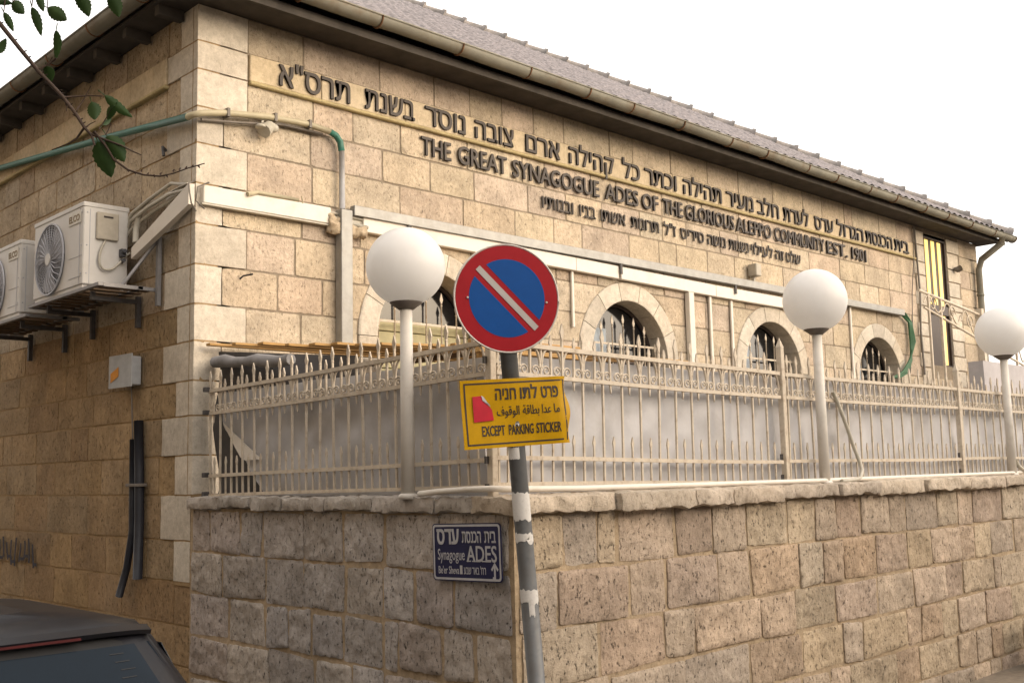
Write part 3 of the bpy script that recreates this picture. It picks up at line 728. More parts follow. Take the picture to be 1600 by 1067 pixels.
m = MB(); m.tube([(.12-.0*k, -.1-k*.155, 2.61-.012*k+.008*math.sin(k*2)) for k in range(8)], [.045+.008*math.sin(k*1.7) for k in range(8)], 9); solo('cloth_roll', m, M['cloth2'], 'rolled grey cloth under the wooden slats at the left fence end', 'cloth')
# slats
can = thing('slatted_canopy', 'flat canopy of thin raw wooden slats above the shaded left end of the fence', 'canopy', (1.1, -.8, 1.46))
for k in range(13):
    y = -.10-k*.102; x0 = .05+k*.165+random.uniform(-.03, .03); a = MB(); w = random.choice([.03, .035, .045])
    a.box((x0, y-w, 2.735+.004*(k % 3)), (x0+random.uniform(2.2, 2.6), y+w, 2.757+.004*(k % 3)), bev=.003)
    part('slat', a, M['wood'], can)
for x in (2.0, 2.45):
    m = MB(); m.box((x, -1.5, 2.695), (x+.05, -.05, 2.733), bev=.003); part('crossbeam', m, M['board'], can)
    for y in (-.12, -1.46): m = MB(); m.box((x, y, 1.46), (x+.05, y+.05, 2.693)); part('prop', m, M['board'], can)
for (x, y, lb) in ((1.35, -2.35, 'upper'), (1.28, -2.45, 'lower')):
    m = MB(); z = 2.58 if lb == 'upper' else 2.50; m.box((x-.55, y-.05, z), (x+.5, y+.05, z+.03), bev=.003); m.box((x-.5, y-.03, 1.46), (x-.45, y+.02, z)); m.box((x+.4, y-.03, 1.46), (x+.45, y+.02, z))
    solo('wooden_board', m, M['wood'], f'{lb} of two raw wooden boards on legs behind the round sign', 'board')

# ================================================================== GLOBE LAMPS
def lamp(x, y, zb, zc, r, label):
    t = thing('globe_lamp', label, 'street lamp', (x, y, zb), 'white globe lamps along the fence')
    a = MB(); h = zc-r-.01-zb
    a.lathe([(.040, 0), (.039, h*.5), (.036, h)], (0, 0, 0), 20); part('pole', a, M['lamp_pole'], t, local=True)
    a = MB(); a.lathe([(.055, -.02), (.058, 0), (.045, .012)], (0, 0, .02), 16); part('base_plate', a, M['lamp_pole'], t, local=True)
    a = MB(); a.lathe([(.045, h-.012), (.065, h+.004), (.094, h+.024), (.098, h+.034), (.02, h+.036)], (0, 0, 0), 24); part('collar', a, M['collar'], t, local=True)
    a = MB(); n = 32; g = [[a.vert((r*math.sin(th)*math.cos(p), r*math.sin(th)*math.sin(p), zc-zb+r*math.cos(th))) for p in [2*math.pi*k/40 for k in range(40)]] for th in [math.pi*(.002+.885*j/n) for j in range(n+1)]]
    for j in range(n):
        for k in range(40): a.face((g[j][k], g[j+1][k], g[j+1][(k+1) % 40], g[j][(k+1) % 40]), True)
    a.face(g[0]); part('globe', a, M['globe'], t, local=True)
lamp(-.07+.0, -2.73, 1.565, 2.935, .236, 'nearest white globe lamp, left of the round no parking sign')
lamp(3.36, -3.45, 1.56, 2.965, .243, 'middle white globe lamp, between the round sign and the right edge')
lamp(6.92, -3.45, 1.56, 2.985, .252, 'farthest white globe lamp, partly cut by the right edge of the photo')

# ================================================================== SIGN POLE
base = Vector((-.05, -3.80, PZ)); 
sp = thing('sign_pole', 'leaning grey pole carrying the round no parking sign and the yellow plate', 'traffic sign', base)
rh = Vector((.7195, -.6941, 0)); ax = (Vector((0, 0, 1))-rh*.062).normalized()
def pole_at(z): return base+ax*((z-PZ)/ax.z)
m = MB(); m.tube([pole_at(PZ-.05), pole_at(2.83)], .0445, 20); part('pole', m, M['pole'], sp)
m = MB(); top = pole_at(2.83); m.tube([top, top+ax*.012], .044, 16); part('cap', m, M['dark_steel'], sp)
def sign_frame(zc, yaw, roll, off=.05):
    p = pole_at(zc); view = (Vector((-4.016, -7.695, 0))-Vector((p.x, p.y, 0))).normalized()
    n = Matrix.Rotation(R(yaw), 3, 'Z') @ view; u = Vector((0, 0, 1)).cross(n).normalized(); v = n.cross(u)
    u2 = u*math.cos(roll)+v*math.sin(roll); v2 = -u*math.sin(roll)+v*math.cos(roll)
    return Frame(p+n*off, u2, v2, n)
D = sign_frame(2.60, 17, R(-2))
def disc(mb, r, d0, d1, fr, n=64, c=(0, 0)): mb.prism([(c[0]+r*math.cos(2*math.pi*k/n), c[1]+r*math.sin(2*math.pi*k/n)) for k in range(n)], d0, d1, fr)
RD = .287
m = MB(); disc(m, RD, 0, .004, D); m.tube([D(RD*.985*math.cos(2*math.pi*k/64), RD*.985*math.sin(2*math.pi*k/64), .003) for k in range(65)], .005, 6); rs = part('round_sign', m, M['rim'], sp, label='round blue no parking disc with red border')
m = MB(); disc(m, RD*.965, .0042, .0056, D); part('red_border', m, M['red'], rs)
m = MB()
RI = RD*.715; ang = R(-45)+R(2)
for sgn in (1, -1):        # two blue circle segments either side of the diagonal
    hgap = RD*.155; a0 = math.asin(hgap/RI); pts = []
    for k in range(33):
        th = a0+(math.pi-2*a0)*k/32; x, y = RI*math.cos(th), sgn*RI*math.sin(th)
        pts.append((x*math.cos(ang)-y*math.sin(ang), x*math.sin(ang)+y*math.cos(ang)))
    if sgn < 0: pts = pts[::-1]
    m.prism(pts, .0058, .0068, D)
part('blue_field', m, M['blue'], rs)
m = MB(); w, L = RD*.055, RD*.77; m.prism([(x*math.cos(ang)-y*math.sin(ang), x*math.sin(ang)+y*math.cos(ang)) for x, y in ((-L, -w), (L, -w), (L, w), (-L, w))], .0070, .0080, D); part('white_bar', m, M['white'], rs)
m = MB()
for x in (-.213, .215): m.lathe([(.006, .0058), (.006, .010), (.003, .012)], (x, -.01, 0), 10, D)
part('rivet', m, M['rim'], rs)
Y = sign_frame(2.01, 20, R(3.2), .047); YW, YH = .296, .174
def bend(u, v):
    e = max(0, u-YW*.80); return -e*e*5.5*(1+.6*math.sin(v*22))-e*.18+.004*math.sin(v*14+u*9)
m = MB(); m.sheet(lambda a, b: (Y(-YW+2*YW*a-(.012*math.sin(b*9) if a > .98 else 0), -YH+2*YH*b, .004+bend(-YW+2*YW*a, -YH+2*YH*b)), Y.N), 40, 20, .0025)
yp = part('yellow_plate', m, M['yellow'], sp, label='bent yellow permit plate with black lettering')
def on_plate(mb, i0=0):
    for i in range(i0, len(mb.v)):
        p = Vector(mb.v[i])-Y.O; u, v = p.dot(Y.U), p.dot(Y.V); mb.v[i] = tuple(Vector(mb.v[i])+Y.N*bend(u, v))
m = MB()
def strip(x0, y0, x1, y1):
    n = 16
    def fn(a, b): return Y(x0+(x1-x0)*a, y0+(y1-y0)*b, .0052), Y.N
    m.sheet(fn, n, 4, .0008)
bx, by, bw_ = YW-.018, YH-.016, .0085
strip(-bx, by-bw_, bx, by); strip(-bx, -by, bx, -by+bw_); strip(-bx, -by+bw_, -bx+bw_, by-bw_); strip(bx-bw_, -by+bw_, bx, by-bw_)
on_plate(m); part('border', m, M['black'], yp)
m = MB()
put_text(m, 'פרט', Y, .140, .236, .068, .055, .0052, .0012, off=.022, rtl=True); put_text(m, 'לתו', Y, .022, .118, .068, .055, .0052, .0012, off=.022, rtl=True); put_text(m, 'חניה', Y, -.112, .0, .068, .055, .0052, .0012, off=.022, rtl=True)
for s_, a, b in (('\uFEE3\uFE8E', .205, .236), ('\uFECB\uFEAA\uFE8D', .138, .188), ('\uFE91\uFEC4\uFE8E\uFED7\uFE94', .032, .122), ('\uFE8D\uFEDF\uFEEE\uFED7\uFEEE\uFED1', -.108, .014)):
    put_text(m, s_, Y, a, b, -.012, .046, .0052, .0012, off=.008, em=.72, rtl=True)
for s_, a, b in (('EXCEPT', -.195, -.07), ('PARKING', -.05, .085), ('STICKER', .10, .238)): put_text(m, s_, Y, a, b, -.112, .052, .0052, .0012, off=.022)
on_plate(m); part('lettering', m, M['black'], yp)
m = MB(); m.prism([(-.235, -.04), (-.128, -.035), (-.135, .02), (-.165, .058), (-.178, .085), (-.19, .092), (-.235, .09)], .0052, .0064, Y); stk = part('sticker', m, M['sticker'], yp)
m = MB(); m.prism([(-.188, .093), (-.178, .088), (-.143, .035), (-.15, .05), (-.182, .068)], .0066, .0095, Y); part('peeled_corner', m, M['plate_white'], stk)
m = MB()
def wrap(z0, z1, a0, a1, rag=.0):
    n = 14
    def fn(a, b):
        th = a0+(a1-a0)*a; z = z0+(z1-z0)*b+rag*noise.noise(Vector((th*6, b*3, z0)))*(1 if b < .5 else .6)
        p = pole_at(z); nrm = Vector((math.cos(th), math.sin(th), 0)); return p+nrm*.0462, nrm
    m.sheet(fn, n, 4, .001)
vd = math.atan2(-7.695+3.85, -4.016+.1)
for w_ in ((1.46, 1.60, vd-1.5, vd+1.3, .02), (1.35, 1.395, vd-1.4, vd+1.5, .03), (1.05, 1.115, vd-1.4, vd+1.5, .03), (.99, 1.06, vd-.1, vd+.55, .02), (1.77, 1.83, vd-1.2, vd+.3, .01)):
    m = MB(); wrap(*w_); part('torn_paper', m, M['paper'], sp)
for z in (2.70, 2.47, 2.09, 1.95):
    m = MB(); p = pole_at(z); m.tube([p-ax*.012, p+ax*.012], .049, 16); part('clamp', m, M['galv'], sp)

# ================================================================== BLUE PLATE
B = Frame((-.058, -3.222, 1.278), Vector((0, -1, .027)), (0, .027, 1), (-1, 0, 0)); BW, BH = .282, .156
bs = thing('street_sign', 'navy blue synagogue direction plate with white lettering on the wall left of the pole', 'sign', B.O)
def rrect(w, h, r, n=6):
    out = []
    for cx, cy, a in ((w-r, h-r, 0), (-w+r, h-r, 90), (-w+r, -h+r, 180), (w-r, -h+r, 270)):
        out += [(cx+r*math.cos(R(a+90*k/n)), cy+r*math.sin(R(a+90*k/n))) for k in range(n+1)]
    return out
m = MB(); m.prism(rrect(BW, BH, .022), 0, .004, B); part('plate', m, M['navy'], bs)
m = MB(); o_ = rrect(BW-.006, BH-.006, .020); i_ = rrect(BW-.018, BH-.018, .013); n = len(o_)
A1 = [m.vert(B(x, y, .0055)) for x, y in o_]; A2 = [m.vert(B(x, y, .0055)) for x, y in i_]
for k in range(n): m.face((A1[k], A1[(k+1) % n], A2[(k+1) % n], A2[k]))
part('border', m, M['plate_white'], bs)
m = MB()
put_text(m, 'עדס', B, -.245, -.055, .045, .078, .0045, .001, off=.03, rtl=True); put_text(m, 'הכנסת', B, -.03, .125, .052, .058, .0045, .001, off=.02, rtl=True); put_text(m, 'בית', B, .152, .242, .052, .058, .0045, .001, off=.02, rtl=True)
put_text(m, 'Synagogue', B, -.238, -.012, -.042, .062, .0045, .001, off=.0); put_text(m, 'ADES', B, .005, .245, -.05, .088, .0045, .001, off=.012)
for x in (.018, .062, .082, .140): m.box((x-.014, -.05, .0045), (x+.02, -.044, .0055), B)
put_text(m, "Be'er Sheva", B, -.235, -.062, -.117, .042, .0045, .001, off=.006); put_text(m, '1', B, -.054, -.034, -.117, .048, .0045, .001, off=.02)
put_text(m, "רח' באר שבע", B, -.022, .155, -.117, .036, .0045, .001, off=.008, rtl=True)
part('lettering', m, M['plate_white'], bs)
m = MB(); x = .225
m.prism([(x-.028, -.088), (x-.02, -.098), (x-.006, -.078), (x-.006, -.128), (x-.016, -.128), (x-.016, -.138), (x+.007, -.138), (x+.007, -.078), (x+.021, -.098), (x+.029, -.088), (x+.001, -.052)], .0045, .0055, B); part('arrow', m, M['plate_white'], bs)
m = MB()
for uu in (-.2, .2): m.box((uu-.01, -.02, -.045), (uu+.01, .02, -.001), B)
part('fixing', m, M['dark_steel'], bs)

# ================================================================== AIR CONDITIONERS
def ac_unit(y1, wdt, z0, h, label, side_open):
    x0, x1 = -.505, -.125
    t = thing('air_conditioner', label, 'air conditioner', (x0, y1, z0), 'outdoor air conditioners on the side wall')
    Fn = Frame((x0, y1+wdt, z0), (0, -1, 0), (0, 0, 1), (-1, 0, 0)); Sd = Frame((x0, y1, z0), (1, 0, 0), (0, 0, 1), (0, -1, 0))
    a = MB(); a.box((x0, y1, z0+.03), (x1, y1+wdt, z0+h), bev=.008); a.box((x0+.01, y1+.02, z0), (x0+.05, y1+wdt-.02, z0+.03)); a.box((x1-.05, y1+.02, z0), (x1-.01, y1+wdt-.02, z0+.03))
    a.box((x0-.006, y1-.006, z0+h-.035), (x1+.006, y1+wdt+.006, z0+h+.006), bev=.006); cs = part('casing', a, M['ac'], t)
    cu, cv, fr_ = wdt*.36, h*.47, min(.31, h*.43)
    a = MB()
    for k in range(28):
        an = 2*math.pi*k/28; a.tube([Fn(cu+math.cos(an)*.05, cv+math.sin(an)*.05, .022), Fn(cu+math.cos(an+.12)*fr_*.6, cv+math.sin(an+.12)*fr_*.6, .026), Fn(cu+math.cos(an+.3)*fr_, cv+math.sin(an+.3)*fr_, .012)], .0035, 4)
    for rr in [fr_*q/14 for q in range(3, 15)]:
        a.tube([Fn(cu+math.cos(2*math.pi*k/40)*rr, cv+math.sin(2*math.pi*k/40)*rr, .022-.008*(rr/fr_)**2) for k in range(41)], .0022 if rr < fr_*.98 else .009, 4)
    gr = part('fan_grille', a, M['ac_grille'], t)
    a = MB(); disc(a, .052, .018, .03, Fn, 24, (cu, cv)); part('hub', a, M['ac'], gr)
    a = MB(); disc(a, fr_, .001, .003, Fn, 48, (cu, cv)); part('fan_opening', a, M['ac_dark'], t)
    a = MB()
    for k in range(3):
        an = 2*math.pi*k/3+.5
        a.sheet(lambda u, v: (Fn(cu+math.cos(an+(v-.5)*1.2)*fr_*(.15+.77*u), cv+math.sin(an+(v-.5)*1.2)*fr_*(.15+.77*u), .006+.008*v), Fn.N), 6, 6, .001)
    part('fan_blade', a, M['ac_grille'], t)
    a = MB(); a.prism([(wdt-.30, h-.16), (wdt-.05, h-.16), (wdt-.05, h-.06), (wdt-.30, h-.06)], .001, .006, Fn); bp = part('badge', a, M['badge'], t)
    a = MB(); put_text(a, 'ELCO', Fn, wdt-.285, wdt-.07, h-.138, .056, .0062, .002, off=.02); part('lettering', a, M['gold'], bp)
    a = MB(); a.box((wdt*.73, h*.38, .0005), (wdt-.02, h*.385, .003), Fn); a.box((wdt-.075, .04, .0005), (wdt-.07, h-.04, .003), Fn); a.box((wdt*.73,.10,.0005),(wdt-.02,.105,.003),Fn)
    a.box((.05, .04, .0005), (.055, h-.05, .003), Sd)
    for q in (.12, .35, .62): a.lathe([(.007, 0), (.005, .004)], (.03, q*h/.7, .001), 8, Sd); a.lathe([(.007, 0), (.005, .004)], (wdt-.035, q*h/.7, .001), 8, Fn)
    part('panel_seam', a, M['ac_grille'], t)
    if side_open:
        a = MB(); a.box((.10, h-.30, .001), (.285, h-.07, .03), Sd, bev=.006); cv_ = part('terminal_cover', a, M['ac_box'], t)
        a = MB(); a.box((.155, h-.115, .030), (.235, h-.10, .033), Sd); part('slot', a, M['black'], cv_)
        a = MB(); P = [(.18, h-.30, .012), (.13, h-.40, .03), (.12, h-.50, .03), (.16, h-.56, .03), (.24, h-.545, .03), (.30, h-.48, .03), (.345, h-.42, .02), (.40, h-.38, 0)]
        Q = [P[0]]
        for i in range(len(P)-1):
            for s_ in (.25, .5, .75, 1): Q.append(tuple(P[i][k]+(P[i+1][k]-P[i][k])*s_ for k in range(3)))
        for _ in range(3): Q = [Q[0]]+[tuple((Q[i-1][k]+2*Q[i][k]+Q[i+1][k])/4 for k in range(3)) for i in range(1, len(Q)-1)]+[Q[-1]]
        a.tube(Q, .0095, 8, fr=Sd); part('power_cable', a, M['hose'], t)
        a = MB(); a.box((.30, h-.43, .001), (.345, h-.36, .05), Sd, bev=.006); a.lathe([(.02, .05), (.02, .075), (.012, .08)], (.322, h-.385, 0), 10, Sd); a.lathe([(.016, .001), (.016, .06)], (.322, h-.46, 0), 10, Sd); part('pipe_valve', a, M['ac_dark'], t)
ac_unit(.955, 1.07, 3.285, .715, 'nearer boxy white air conditioner with a cable loop on its end panel', True)
ac_unit(2.36, 1.05, 3.225, .70, 'farther white air conditioner, cut off by the left edge of the photo', False)
def ac_shelf(ya, yb, z, label, brace):
    t = thing('wall_bracket', label, 'bracket', (0, ya, z), 'steel shelves under the air conditioners')
    a = MB()
    for xx in (-.50, -.17): a.box((xx-.02, ya, z-.03), (xx+.02, yb, z-.004))
    for yy in (ya, yb-.04): a.box((-.54, yy, z-.035), (-.022, yy+.04, z-.005)) if False else a.box((-.478, yy, z-.034), (-.03, yy+.035, z-.006))
    part('shelf_frame', a, M['angle'], t)
    a = MB()
    for k in range(9):
        yy = ya+.06+(yb-ya-.12)*k/9; a.box((-.475, yy, z-.030), (-.06, yy+.07, z-.018))
    part('slat', a, M['board'], t)
    for yy in (ya+.30, yb-.28):
        a = MB(); a.box((-.06, yy, z-.30), (-.022, yy+.04, z-.036)); a.box((-.45, yy, z-.10), (-.06, yy+.035, z-.066)); a.box((-.45,yy,z-.068),(-.415,yy+.03,z-.031)); part('arm', a, M['dark_steel'], t)
    if brace:
        a = MB(); a.tube([(-.30, ya+.08, z-.01), (-.035, ya-.02, z+.40)], .014, 6); part('brace', a, M['angle'], t)
        a = MB(); a.box((-.055, ya-.06, z-.16), (-.024, ya-.02, z+.46)); part('upright', a, M['angle'], t)
ac_shelf(.60, 2.10, 3.283, 'steel wall shelf carrying the nearer air conditioner, with a slanted brace', True)
ac_shelf(2.15, 3.6, 3.222, 'steel wall shelf carrying the farther air conditioner at the left edge', False)

# ================================================================== PIPES, TRUNKING
def bar(mb, p, q, th, h, h2=None):
    p, q = Vector(p), Vector(q); t = (q-p).normalized(); U = t; V = (Vector((0, 0, 1))-t*t.z).normalized(); mb.box((0, -h/2, -th/2), ((q-p).length, h/2, th/2), Frame(p, U, V, U.cross(V)), bev=.006)
tr = thing('cable_trunking', 'white plastic cable trunking running across the front wall above the arched windows', 'trunking', (0, 0, 3.95))
m = MB()
for x0, x1, za, zb in ((.02, 1.225, 3.945, 3.95), (1.57, 2.06, 3.93, 3.925), (2.10, 4.36, 3.925, 3.90), (4.363, 5.06, 3.90, 3.89), (5.10, 6.9, 3.89, 3.87), (6.905, 9.3, 3.87, 3.865)):
    bar(m, FRONT(x0, za, .044), FRONT(x1, zb, .044), .062, .144)
part('cover', m, M['white_plastic'], tr)
m = MB(); m.box((.01, 3.862, .012), (1.24, 3.874, .07), FRONT); m.box((1.23, 3.90, .014), (1.6, 3.99, .05), FRONT); m.tube([(1.2, 3.985, .055), (1.63, 3.965, .055)], .014, 8, fr=FRONT); m.tube([(1.2, 3.94, .06), (1.62, 3.90, .06)], .022, 8, fr=FRONT); part('bare_pipe', m, M['hose'], tr)
m = MB(); m.rough_box((1.20, 3.80, .03), (1.60, 3.90, .10), FRONT, step=.022, amp=.028, sc=16, bev=.01); m.rough_box((1.18, 3.86, .03), (1.42, 3.96, .09), FRONT, step=.022, amp=.024, sc=16, bev=.01); part('foam_lump', m, M['foam'], tr)
# side piece from corner to the AC
m = MB()
A_, B_ = Vector((-.03, -.02, 3.94)), Vector((-.13, .80, 3.585))
m.sheet(lambda u, v: (A_.lerp(B_, u)+Vector((-.05+.015*u, 0, (-.085+.17*v)*(1-.45*u))), Vector((-1, 0, 0))), 6, 1, .05); part('cover', m, M['white_plastic'], tr, label='tapered loose cover slanting down to the air conditioner')
m = MB()
for k, (dz, dx) in enumerate(((.06, 0), (.02, .03), (-.02, .0), (.09, .02))):
    P = [Vector((-.03-dx, .02, 3.98+dz*.5)), Vector((-.05-dx, .3, 3.97+dz+.01*k)), Vector((-.08-dx, .62, 3.93+dz)), Vector((-.10-dx, .9, 3.86+dz)), Vector((-.115, 1.0, 3.80+dz))]
    m.tube(P, .015, 8)
m.tube([(-.10, .80, 3.93), (-.12, .82, 3.80), (-.13, .80, 3.68)], .026, 8)
part('insulated_pipe', m, M['hose'], tr)
m = MB(); m.tube([(-.036, -.034, 4.05), (-.10, -.06, 4.01), (-.105, -.085, 3.93), (-.09, -.085, 3.85), (-.03, -.05, 3.80)], .006, 6); m.tube([(.06, -.084, 4.04), (-.05, -.11, 3.98), (-.06, -.10, 3.87), (.02, -.09, 3.82)], .006, 6); part('tie', m, M['cable'], tr)
m = MB(); m.sheet(lambda u, v: (Vector((-.035-.04*v, .95+.4*0-.93*u*1.0+.0, 4.005-.05*u*0+.03*u+.004*math.sin(u*9))), Vector((0, 0, 1))), 8, 1, .004); part('cover_lid', m, M['white_plastic'], tr)
# awning frame
aw = thing('awning_frame', 'grey steel post and long grey beam fixed on the front wall above the trunking', 'steel frame', (1.36, -.08, 1.46))
m = MB(); m.box((1.305, 1.46, .02), (1.425, 4.02, .115), FRONT, bev=.005); part('post', m, M['galv'], aw)
m = MB(); m.box((1.455, 3.985, .03), (11.85, 4.078, .10), FRONT, bev=.004); part('beam', m, M['galv'], aw)
m = MB(); 
for x in (2.08, 5.08, 7.3): m.box((x-.018, 3.87, .085), (x+.018, 3.984, .099), FRONT)
part('hanger', m, M['dark_steel'], aw)
m = MB(); G1 = [(-.075, 6.5, 5.42), (-.075, 4.285, 5.11), (-.075, 2.84, 4.935), (-.075, 1.635, 4.79), (-.075, .732, 4.67), (-.075, .02, 4.575)]
m.tube(G1, .030, 10); gp = solo('electric_conduit', m, M['green'], 'green pipe sloping along the side wall and bending round the corner to the front', 'pipe')
m = MB(); m.tube([(-.075, .025, 4.575), (-.075, -.06, 4.57), (-.02, -.085, 4.59), (.2, -.07, 4.645), (.6, -.07, 4.70), (.99, -.07, 4.72), (1.22, -.07, 4.70)], .027, 10); part('tan_section', m, M['tan_pipe'], gp)
m = MB(); m.tube([(1.215, -.07, 4.70), (1.28, -.07, 4.68), (1.325, -.07, 4.63), (1.34, -.07, 4.55)], .029, 10); part('elbow', m, M['green'], gp)
m = MB(); m.tube([(1.34, -.07, 4.555), (1.345, -.07, 4.03)], .026, 10); part('grey_section', m, M['grey_pipe'], gp)
m = MB(); m.tube([(.0, -.055, 4.55), (.35, -.05, 4.60), (.75, -.05, 4.67), (1.15, -.05, 4.67)], .012, 6)
for p in ((.22, -.07, 4.65), (.66, -.07, 4.705), (1.0, -.07, 4.72)): m.box((p[0]-.012, p[1]-.032, p[2]-.035), (p[0]+.012, -.015, p[2]+.035))
part('clip', m, M['cable'], gp)
m = MB(); m.tube([(.68, -.05, 4.62), (.60, -.09, 4.61), (.53, -.12, 4.55)], [.035, .05, .06], 10); m.tube([(.56, -.05, 4.66), (.52, -.10, 4.62), (.60, -.12, 4.60)], .012, 6); m.lathe([(.045, 0), (.05, .015), (.03, .03)], (.5, -.12, 4.57), 10)
solo('spotlight', m, M['hose'], 'small twisted wall light fixed under the tan pipe near the corner', 'light')
m = MB(); m.tube([(.40, -.09, 4.0), (.5, -.075, 4.035), (.9, -.06, 4.035)], .02, 8); m.tube([(.93, -.065, 4.075), (.93, -.085, 4.04), (.94, -.065, 4.0)], .006, 5); solo('pipe_stub', m, M['tan_pipe'], 'short tan pipe lying on top of the white trunking', 'pipe')
m = MB()
for x, z1, z0, r_ in ((4.335, 3.83, 3.22, .012), (6.82, 3.80, 3.0, .011), (7.27, 3.80, 3.2, .018), (10.26, 3.98, 3.0, .014)): pass
for (x, z1, z0, r_, lb) in ((4.335, 3.83, 3.22, .018, 'thin cream conduit dropping left of the second arched window'), (6.38, 3.80, 2.0, .05, 'wide pale duct dropping right of the second arched window'), (6.82, 3.80, 2.3, .022, 'thin white pipe between the wide duct and the third arched window'), (7.27, 3.79, 2.9, .022, 'thin white pipe just left of the third arched window'), (10.27, 3.98, 2.2, .02, 'thin white pipe just left of the fourth arched window')):
    a = MB(); a.box((x-r_, z0, .013+.002), (x+r_, z1, .013+max(.03, r_*1.4)), FRONT, bev=.006); solo('wall_conduit', a, M['white_plastic'], lb, 'pipe', 'thin vertical pipes dropping from the trunking')
m = MB()
for k in range(5):
    o_ = k*.02; m.tube([(11.80+o_, 4.02, .05+.01*k), (12.02+o_, 3.9, .07), (12.06+o_*.8, 3.6, .06+.01*k), (11.98-o_*.6, 3.3, .09), (11.78-o_*2, 3.10, .12), (11.5-o_*2, 3.0, .1)], .018, 6, fr=FRONT)
solo('cable_bundle', m, M['cable_green'], 'green bundle of cables hanging from the beam end by the fourth arched window', 'cables')
for (xs, lb) in (((12.47, 12.50, 12.53, 12.46, 12.5), 'thick dark cable running down beside the tall lit window'), ((12.44, 12.40, 12.25, 12.18, 12.0), 'thin dark cable curving down left of the tall lit window')):
    m = MB(); zz = (5.5, 5.0, 4.4, 3.8, 3.1); m.tube([(x, z, .05) for x, z in zip(xs, zz)], .016 if 'thick' in lb else .008, 6, fr=FRONT); solo('wall_cable', m, M['cable'], lb, 'cable', 'dark cables down the front wall')
m = MB(); m.box((7.68, 4.14, .03), (7.80, 4.30, .16), FRONT, bev=.01); m.box((7.72, 4.075, .05), (7.76, 4.14, .09), FRONT); solo('sensor_box', m, M['ac_box'], 'small beige box mounted on the grey beam under the lettering', 'box')
m = MB(); m.tube([(.385, -.0, 3.31), (.39, -.05, 3.33), (.45, -.10, 3.345)], .008, 6); solo('iron_spike', m, M['dark_steel'], 'short rusty iron spike sticking out of the stone by the corner', 'spike')
m = MB(); m.tube([(-.02, .50, 4.42), (-.06, .48, 4.44), (-.06, .46, 4.36)], .014, 6); solo('iron_hook', m, M['dark_steel'], 'small dark hook on the side wall under the green pipe', 'hook')
m = MB(); m.tube([(.014+13.9, -.03, 4.97), (13.92, -.08, 4.95), (13.97, -.12, 4.98)], [.03, .05, .055], 10); solo('wall_lamp', m, M['cable'], 'small dark spotlight on the pale stones right of the tall lit window', 'light')

# ================================================================== SIDE WALL FITTINGS
eb = thing('electric_box', 'grey electrical box with its door ajar on the shaded side wall', 'electrical box', (0, 1.05, 2.6))
m = MB(); m.box((-.11, .88, 2.50), (-.02, 1.12, 2.74), bev=.006); part('case', m, M['elec'], eb)
m = MB(); Dv = Vector((-.10, .85, 0)); m.sheet(lambda u, v: (Vector((-.115-.035*u, .86+.36*u, 2.485+.275*v)), Vector((-1, 0, 0))), 2, 2, .008); dr = part('door', m, M['elec'], eb)
m = MB(); m.sheet(lambda u, v: (Vector((-.1195-.035*(.55+.35*u), .86+.36*(.55+.35*u), 2.58+.08*v-.05*u)), Vector((-1, 0, 0))), 1, 1, .001); part('warning_sticker', m, M['orange'], dr)
m = MB(); m.tube([(-.06, .98, 2.50), (-.05, .985, 2.38), (-.045, .97, 2.1), (-.05, .95, 1.95)], .006, 6); part('cable', m, M['cable'], eb)
m = MB(); m.tube([(-.055, .84, 2.20), (-.055, .81, 1.8), (-.06, .78, 1.4), (-.06, .79, .92)], .038, 10); solo('black_conduit', m, M['conduit'], 'shorter thick black conduit ending higher, tied beside the other on the side wall', 'conduit', 'black conduits on the side wall')
m = MB(); m.tube([(-.055, .93, 2.05), (-.06, .91, 1.6), (-.06, .90, 1.3), (-.07, .97, 1.0), (-.09, 1.06, .77)], .030, 10); solo('black_conduit', m, M['conduit'], 'thinner black conduit curving away to the left at its loose bottom end', 'conduit', 'black conduits on the side wall')
m = MB(); m.box((-.103, .735, 1.66), (-.02, .955, 1.685), bev=.003); solo('conduit_clamp', m, M['cable'], 'grey band tying the two black conduits to the side wall', 'clamp')
m = MB()
for k in range(9):
    y = 4.05-.115*k; zt = 1.15+.03*math.sin(k*2.1); zb = .93+.04*math.sin(k*1.3)
    m.sheet(lambda u, v: (Vector((-.030-.0*u, y+.018-.036*u-.02*math.sin(v*3+k), zb+(zt-zb)*v)), Vector((-1, 0, 0))), 1, 5, .002)
    if k % 3 != 1: m.sheet(lambda u, v: (Vector((-.0305, y-.10*u, zb+.02+.03*v)), Vector((-1, 0, 0))), 3, 1, .002)
solo('graffiti', m, M['graffiti'], 'black sprayed scrawl on the side wall behind the parked car', 'graffiti')

# ================================================================== HOSES
m = MB(); P = [(3.52, -3.50, 1.585), (3.72, -3.49, 1.59), (3.86, -3.47, 1.60), (3.955, -3.44, 1.66), (3.965, -3.42, 1.72), (3.92, -3.40, 1.84), (3.82, -3.395, 2.03), (3.72, -3.39, 2.2), (3.66, -3.385, 2.28)]
m.tube(P, .015, 8); solo('hose', m, M['hose'], 'pale hose looping up the fence just right of the middle globe lamp', 'hose', 'loose pale hoses on the coping')
m = MB(); P = [(6.98, -3.46, 1.72), (7.02, -3.47, 1.66), (7.12, -3.49, 1.61), (7.3, -3.5, 1.59), (7.9, -3.5, 1.585)]; m.tube(P, .02, 8); solo('hose', m, M['hose'], 'pale hose bending down beside the farthest globe lamp at the right edge', 'hose', 'loose pale hoses on the coping')
m = MB(); m.tube([(-.075, -2.84, 1.594), (-.078, -3.02, 1.607), (-.078, -3.25, 1.617), (-.05, -3.42, 1.62), (.05, -3.475, 1.615), (.6, -3.475, 1.605), (1.8, -3.47, 1.598), (3.3, -3.47, 1.594), (5.6, -3.47, 1.594), (9, -3.47, 1.594)], .017, 8)
